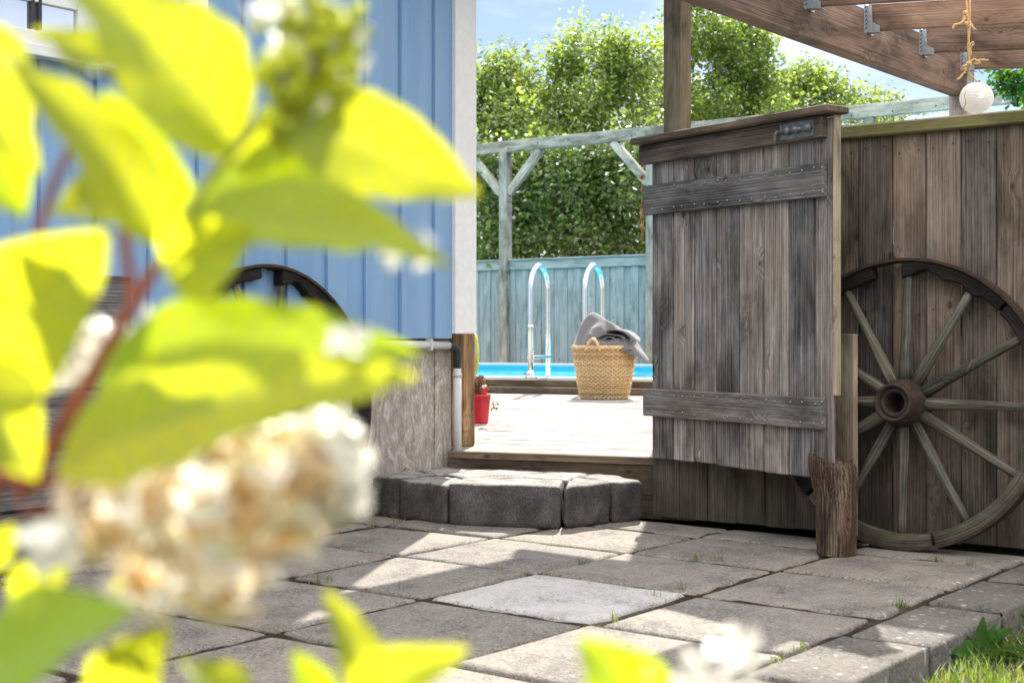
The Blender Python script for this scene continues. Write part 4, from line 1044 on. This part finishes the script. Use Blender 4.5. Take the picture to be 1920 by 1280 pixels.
for k, (rx, rz, dx, dz) in enumerate(((.086, .104, 0, 0), (.082, .10, .008, -.011), (.09, .09, -.007, .005))):
    mb.tube([hz+Vector((CT, -ST, 0))*(dx+rx*math.cos(a))+Vector((-ST, CT, 0))*(.014*k+.01*math.sin(a*2))+Vector((0, 0, dz+rz*math.sin(a))) for a in [2*math.pi*i/48 for i in range(49)]], .0095, 8, cap=False)
hs = tag(mb.build('garden_hose', M['hose'], None, hz), 'coiled yellow-green garden hose hanging behind the brown post', 'hose')
for (px, py, s, a, txt) in ((905, 808, .07, .2, 'curled brown dry leaf lying on the deck below the red pot'), (954, 800, .022, 1., 'tiny orange dry leaf lying alone on the deck boards')):
    c = gz(px, py, DZ+.004); mb = MB(); leafgeo(mb, c-sdv*s*.5, c+sdv*s*.5+cd*.01, s*.32, .2, .2, .6, 8, wavy=.1); tag(mb.build('dry_leaf', M['dry'], None, c), txt, 'leaf')
for (px, py, s, txt) in ((762, 881, .03, 'dark dry leaf crumb on the stone step beside the plinth'), (452, 1258, .035, 'reddish brown leaf fragment on the shaded paving') ):
    z = .192 if py < 900 else .006
    c = gz(px, py, z); mb = MB(); leafgeo(mb, c-sdv*s*.6, c+sdv*s*.6, s*.6, .3, .25, .5, 8, wavy=.15); tag(mb.build('dry_leaf', M['dry'], None, c), txt, 'leaf')

# ------------------------------------------------------------------ trees
def foliage(mb, P, size, upb=.5, bidf=None):
    n = len(P)
    d = rng.normal(size=(n, 3)); d[:, 2] *= .7; d /= np.linalg.norm(d, axis=1)[:, None]
    nr_ = rng.normal(size=(n, 3)); nr_[:, 2] += upb; nr_ -= d*np.sum(nr_*d, 1)[:, None]; nr_ /= np.linalg.norm(nr_, axis=1)[:, None]
    sdx = np.cross(d, nr_); L = size*rng.uniform(.6, 1.35, n)[:, None]; w = L*.30
    b0 = P; tip = P+d*L; l = P+d*L*.45+sdx*w+nr_*w*.35; r = P+d*L*.45-sdx*w+nr_*w*.35
    V = np.stack([b0, l, tip, r], 1).reshape(-1, 3)
    o = len(mb.v); mb.v += V.tolist(); mb.bc += [(0., 0., 0.)]*len(V)
    bb = rng.uniform(0, 1, n) if bidf is None else bidf
    mb.bid += np.repeat(bb, 4).tolist()
    for i in range(n):
        a = o+4*i; mb.f.append((a, a+1, a+2)); mb.f.append((a, a+2, a+3))
    mb.sm += [False]*(2*n)
def tree(name, label, lobes, base, nclu, nleaf, lsize, clr, trunk_r, fork, mat, group=None, cat='tree', tworad=.018, loose=.22):
    base = Vector(base)
    root = thing(name, label, cat, base, group)
    cl = []
    vol = np.array([l[1][0]*l[1][1]*l[1][2] for l in lobes])**.7; pr_ = vol/vol.sum()
    while len(cl) < nclu:
        l = lobes[rng.choice(len(lobes), p=pr_)]
        d = rng.normal(size=3); d /= np.linalg.norm(d); rr = rng.uniform(.15, 1)**.45*(rng.uniform(1.0, 1.42) if rng.uniform() < loose else 1)
        p = Vector(l[0])+Vector((d[0]*l[1][0], d[1]*l[1][1], d[2]*l[1][2]))*rr
        if mnoise.noise(p*1.5) < (-.06 if loose > .1 else -.12): continue
        if p.z < base.z+.15: continue
        cl.append(p)
    fk = Vector(fork); nodes = []
    mbt = MB(); pts = [base.lerp(fk, i/5)+Vector((.06*mnoise.noise((i, 1, 0)), .06*mnoise.noise((i, 5, 0)), 0)) for i in range(6)]
    mbt.tube(pts, [trunk_r*(1.25-.5*i/5) for i in range(6)], 10)
    nodes = [(fk, trunk_r*.75)]
    cl.sort(key=lambda p: (p-fk).length)
    NP = [fk]; NR = [trunk_r*.7]
    for i, p in enumerate(cl):
        arr = np.array(NP); dd = np.linalg.norm(arr-np.array(p), axis=1)+.25*np.maximum(0, np.linalg.norm(arr-np.array(fk), axis=1)-(p-fk).length+.1)*8
        k = int(dd.argmin()); q = NP[k]; r0 = max(NR[k]*.72, tworad*.5)
        mid = q.lerp(p, .5)+Vector((jig(.12), jig(.12), jig(.1)+.06))*min(1, (p-q).length)
        mbt.tube([q, q.lerp(mid, .5)+Vector((jig(.03), jig(.03), jig(.03))), mid, mid.lerp(p, .5)+Vector((jig(.03), jig(.03), jig(.03))), p], [r0, r0*.9, r0*.8, r0*.65, r0*.4], 5, cap=False)
        NP += [mid, p]; NR += [r0*.8, max(r0*.6, .006)]
    mbt.build('trunk', M['twig'], root)
    mbl = MB(); C = np.array(cl)
    per = nleaf//nclu
    P = np.repeat(C, per, 0)+np.clip(rng.normal(size=(per*nclu, 3)), -1.9, 1.9)*clr*np.array((1, 1, .75))
    # sprays of twigs along which leaves sit
    bb = np.clip(np.repeat(rng.uniform(.1, .9, nclu), per)+rng.normal(size=per*nclu)*.18, 0, 1)
    foliage(mbl, P, lsize, .6, bb)
    mbl.build('crown', mat, root)
    return root
def lb(px, py, Y, rx, rz, ry=None): return (c2w(px, py, Y), (rx, ry or rx, rz))
D1 = 24.5
tree('apple_tree', 'large spreading leafy tree behind the pool fence, left of the tall post',
     [lb(1000, 190, D1, 1.15, .85), lb(930, 180, D1, .75, .75), lb(1120, 120, D1, .72, .75), lb(1130, 210, D1, 1.3, .9), lb(1190, 140, D1, .6, .75), lb(900, 230, D1, .7, .6), lb(1010, 240, D1-.5, 1.2, .5)],
     c2w(1100, 700, D1), 650, 32000, .088, .16, .16, c2w(1110, 330, D1), M['treeleaf'])
D2 = 26
tree('round_tree', 'tall bright leafy tree rising behind and right of the tall brown post',
     [lb(1330, 60, D2, .85, .85), lb(1350, -10, D2, .55, .5), lb(1420, 90, D2, .3, .4), lb(1385, 110, D2, .62, .85), lb(1290, 140, D2, .9, .9), lb(1380, 200, D2, .85, .75), lb(1420, 175, D2, .4, .55), lb(1300, 230, D2, 1.2, .6)],
     c2w(1330, 690, D2), 460, 23000, .09, .16, .16, c2w(1335, 320, D2), M['treeleaf'])
D3 = 25
tree('hawthorn_bush', 'sparse yellow-green bush showing above the fence beneath the pergola beam',
     [lb(1480, 185, D3, .6, .35), lb(1510, 145, D3, .35, .28), lb(1550, 170, D3, .5, .38), lb(1620, 195, D3, .6, .28), lb(1670, 205, D3, .35, .14), lb(1540, 240, D3, 1.6, .4)],
     c2w(1560, 690, D3), 260, 10500, .088, .16, .08, c2w(1555, 330, D3), M['treeleaf'], cat='bush')
D4 = 22.5
for (lab, lobes, bx, nl) in (
    ('dense dark green shrub behind the pool fence, nearest the house corner', [lb(930, 420, D4, .75, 1.1), lb(900, 360, D4, .6, .7), lb(960, 350, D4, .55, .6)], 925, 9000),
    ('dense dark green shrub behind the pool fence, between the post and the ladder rails', [lb(1040, 400, D4, .75, 1.15), lb(1010, 330, D4, .6, .6), lb(1080, 360, D4+.4, .6, .8)], 1040, 11000),
    ('broad dark green shrub behind the pool fence, next to the gate hinge side', [lb(1160, 400, D4, .75, 1.1), lb(1190, 340, D4, .6, .7), lb(1120, 390, D4+.3, .6, .9), lb(1235, 380, D4, .6, 1.)], 1165, 12500)):
    tree('evergreen_shrub', lab, lobes, c2w(bx, 700, D4), 170, int(nl*1.25), .092, .21, .06, c2w(bx, 520, D4), M['shrubleaf'], 'shrubs behind the pool fence', 'shrub', loose=.08)
# deep backing growth that closes the view between shrubs
tree('garden_hedge', 'tall shady hedge filling the gap behind the shrubs and under the tree crown', [lb(900+60*k, 330+20*(k % 2), 27.5, .8, 1.3) for k in range(11)]+[lb(900+60*k, 440, 27.3, .8, 1.1) for k in range(11)], c2w(1150, 690, 27.5), 330, 24000, .115, .30, .06, c2w(1150, 500, 27.5), M['shrubleaf'], cat='hedge', loose=.05)
D5 = 14
tree('maple_tree', 'dark green maple foliage at the right edge above the fence', [lb(1915, 152, D5, .18, .08), lb(1960, 150, D5, .35, .2), lb(2050, 150, D5, .7, .5)], c2w(2060, 800, D5), 150, 5200, .10, .09, .08, c2w(2060, 300, D5), M['mapleleaf'])

# ------------------------------------------------------------------ hydrangea in front of the lens
hyd = thing('hydrangea_bush', 'blurred flowering hydrangea with backlit yellow-green leaves close to the camera', 'bush', c2w(-60, 1280, .62)*1.0-Vector((0, 0, c2w(-60, 1280, .62).z+.1)))
gb = wloc(hyd)
def cs(pts): return [c2w(*p) for p in pts]
def smooth_pts(P, n=6):
    out = []; P = [P[0]]+P+[P[-1]]
    for i in range(1, len(P)-2):
        for k in range(n):
            t = k/n; a, b, c, d = P[i-1], P[i], P[i+1], P[i+2]
            out.append(.5*((2*b)+(c-a)*t+(2*a-5*b+4*c-d)*t*t+(3*b-a-3*c+d)*t**3))
    out.append(P[-2]); return out
DH = .60
mb = MB(); q = smooth_pts([gb+Vector((0, 0, .0)), gb+Vector((.0, 0.0, .45))]+cs([(-40, 1090, .60), (60, 900, .60), (150, 740, .60), (232, 600, .60), (292, 500, .60)]))
mb.tube(q, [.0042-.0016*i/len(q) for i in range(len(q))], 10); mb.build('stem', M['stem'], hyd)
mb = MB(); q = smooth_pts(cs([(292, 500, .60), (340, 420, .60), (400, 325, .60), (500, 212, .60), (575, 110, .60), (590, -40, .60)])); mb.tube(q, .0022, 10); mb.build('stem', M['greenstem'], hyd)
mb = MB(); mb.tube(smooth_pts(cs([(250, 570, .6), (238, 480, .6), (232, 430, .6)])), .0022, 8); mb.build('petiole', M['stem'], hyd)
mb = MB(); mb.tube(smooth_pts(cs([(70, 440, .62), (100, 350, .62), (135, 270, .62)])), .0018, 8); mb.build('petiole', M['stem'], hyd)
mb = MB(); mb.tube(smooth_pts(cs([(30, 935, .6), (90, 900, .6), (130, 880, .6)])), .0022, 8); mb.build('petiole', M['stem'], hyd)
LV = [  # base px, tip px, width px, depth base/tip, roll, droop, green shaded tone?
 ((440, 285), (110, -70), 250, .60, .57, .25, .12, 0), ((292, 455), (5, 100), 150, .58, .55, .35, .18, 0), ((345, 460), (195, 165), 135, .63, .63, -.5, .10, 1),
 ((540, 220), (905, 368), 165, .59, .60, .30, .14, 0), ((345, 395), (735, 460), 250, .615, .60, -.15, .28, 1), ((355, 420), (850, 500), 150, .58, .56, -.2, .26, 0), ((315, 520), (480, 420), 140, .57, .55, .45, .1, 0),
 ((-60, 215), (45, 410), 140, .60, .60, .2, .1, 1), ((-60, 180), (75, 330), 110, .58, .58, .2, .1, 0), ((250, 385), (95, 405), 120, .63, .60, .2, .12, 0), ((-50, 690), (210, 430), 240, .58, .55, .3, .1, 0),
 ((105, 875), (780, 705), 215, .55, .53, -.10, .20, 0), ((160, 790), (790, 665), 250, .575, .565, -.15, .26, 1), ((-60, 690), (70, 900), 160, .57, .56, .3, .1, 0), ((-60, 1290), (255, 1140), 210, .52, .50, -.2, .1, 1),
 ((-70, 640), (95, 705), 130, .60, .59, .2, .1, 1), ((-50, 60), (60, 250), 120, .62, .61, .3, .1, 0), ((430, 300), (600, 250), 90, .61, .60, .2, .15, 0), ((190, 1320), (318, 1170), 120, .56, .55, .4, .1, 0), ((20, 1120), (150, 1040), 70, .60, .60, .4, .1, 0), ((200, 1120), (290, 1090), 50, .60, .60, .4, .1, 0),
 ((705, 1330), (608, 1105), 95, .58, .58, .4, .1, 0), ((625, 1330), (550, 1215), 65, .60, .60, -.5, .1, 1), ((650, 1310), (880, 1215), 100, .56, .55, .3, .12, 0),
 ((470, 1330), (335, 1240), 90, .57, .57, .3, .1, 0), ((1235, 1350), (1083, 1195), 130, .57, .57, -.3, .1, 1), ((200, 130), (60, 60), 90, .61, .6, .3, .1, 0), ((-30, 1060), (30, 980), 60, .6, .6, .3, .1, 0)]
hc = camo.location
for (b_, t_, w_, d0, d1, roll, dr, gr) in LV:
    mb = MB(); bp = c2w(b_[0], b_[1], d0); tp = c2w(t_[0], t_[1], d1)
    view = (hc-(bp+tp)/2).normalized()
    leafgeo(mb, bp, tp, w_/FPX*(d0+d1)/2*1.24, roll, dr*.6, .28, 22, up=(view+Vector((0, 0, .55))).normalized(), wavy=.035)
    mb.build('leaf', M['hydgreen_shade'] if gr else M['hydleaf'], hyd)
def floret(mb, c, d, r):
    d = Vector(d).normalized(); s_ = d.orthogonal().normalized(); a0 = random.random()*6.28; b = random.random()
    for k in range(4):
        a = a0+k*math.pi/2; e = Matrix.Rotation(a, 3, d) @ s_; f = d.cross(e); L = r*random.uniform(.8, 1.1)
        pts = [c, c+e*L*.4+f*L*.42+d*L*.12, c+e*L*.9+f*L*.25+d*L*.25*random.uniform(-.5, 1.5), c+e*L+d*L*.2*random.uniform(-.5, 1.5), c+e*L*.9-f*L*.25+d*L*.25*random.uniform(-.5, 1.5), c+e*L*.4-f*L*.42+d*L*.12]
        mb.add(pts, [(0, 1, 2, 3), (0, 3, 4, 5)], None, min(1, max(0, b+jig(.15))), True)
def panicle(name, blobs, nf, r, mat, stalk=None):
    mb = MB()
    for _ in range(nf):
        px, py, d, rx, ry = random.choices(blobs, [b[3]*b[4] for b in blobs])[0]
        a = random.random()*6.28; e = random.gauss(0, 1); k = random.uniform(.35, 1)**.5
        v = Vector((random.gauss(0, 1), random.gauss(0, 1), random.gauss(0, 1))).normalized()
        c = c2w(px+v.x*rx*k, py-v.z*ry*k, d)+Vector((-ST, CT, 0))*(v.y*rx*k/FPX*d)
        dirw = Vector((CT*v.x-ST*v.y, -ST*-0+ST*v.x+CT*v.y, v.z))
        floret(mb, c, dirw, r*random.uniform(.7, 1.2))
    o = mb.build(name, mat, hyd)
    if stalk:
        mb = MB()
        for s_ in stalk: mb.tube(smooth_pts(cs(s_)), .0012, 6)
        mb.build('stalk', M['stem'], o)
    return o
panicle('petal_cluster', [(250, 940, .56, 140, 130), (400, 920, .55, 170, 150), (520, 890, .55, 140, 120), (590, 880, .55, 80, 90), (420, 1080, .55, 100, 80), (300, 1090, .56, 110, 60), (560, 990, .55, 70, 70)], 520, .0068, M['petal'], [[(40, 960, .56), (200, 950, .56), (420, 930, .55), (600, 880, .55)]])
panicle('petal_cluster', [(110, 680, .63, 60, 50), (190, 650, .63, 60, 50), (330, 600, .64, 60, 30)], 55, .007, M['palepetal'], [[(200, 700, .63), (160, 660, .63)]])
panicle('petal_cluster', [(1350, 1260, .56, 70, 60), (1385, 1200, .56, 25, 40), (1270, 1260, .56, 55, 45)], 30, .006, M['palepetal'], [[(1330, 1400, .56), (1340, 1260, .56)]])
panicle('petal_cluster', [(640, 880, .55, 45, 90), (615, 820, .55, 60, 40)], 45, .0085, M['palepetal'])
panicle('petal_cluster', [(90, 1030, .52, 40, 40)], 10, .0085, M['palepetal'])
mb = MB()
for _ in range(260):
    v = Vector((random.gauss(0, 1), random.gauss(0, 1), random.gauss(0, 1))).normalized(); k = random.random()**.4
    px, py, rx, ry = random.choice([(560, 60, 85, 100), (600, 130, 70, 90), (530, 170, 60, 80), (640, 60, 60, 60), (560, 230, 60, 50)])
    c = c2w(px+v.x*rx*k, py+v.z*ry*k, .60)+Vector((-ST, CT, 0))*(v.y*rx*k/FPX*.6); mb.sphere(c, random.uniform(.0016, .0038), 6)
    if random.random() < .3: mb.tube([c, c2w(570, 120, .6)], .0006, 4)
fb_ = mb.build('flower_bud', M['bud'], hyd)
panicle('petal_cluster', [(520, 20, .6, 60, 40), (540, 110, .6, 60, 60), (600, 190, .6, 60, 60), (660, 90, .6, 30, 70)], 34, .0065, M['palepetal'])
panicle('petal_cluster', [(760, 470, .57, 50, 45)], 5, .0065, M['palepetal'])  # highlight on a leaf tip, imitated by a few pale petals
panicle('petal_cluster', [(690, 640, .54, 80, 25)], 4, .0065, M['palepetal'])  # faint pale spot made of a few petals
# lower shoots to the ground
for (x, y, d) in ((690, 1300, .58), (440, 1310, .57), (1225, 1340, .57), (1335, 1400, .56), (-40, 1300, .53), (200, 1320, .56)):
    e = c2w(x, y, d); g0 = Vector((e.x*.6+gb.x*.4, e.y*.6+gb.y*.4, -.1)); mb = MB(); mb.tube(smooth_pts([g0, g0.lerp(e, .5)+Vector((.02, 0, .03)), e]), .0022, 8); mb.build('stem', M['greenstem'], hyd)
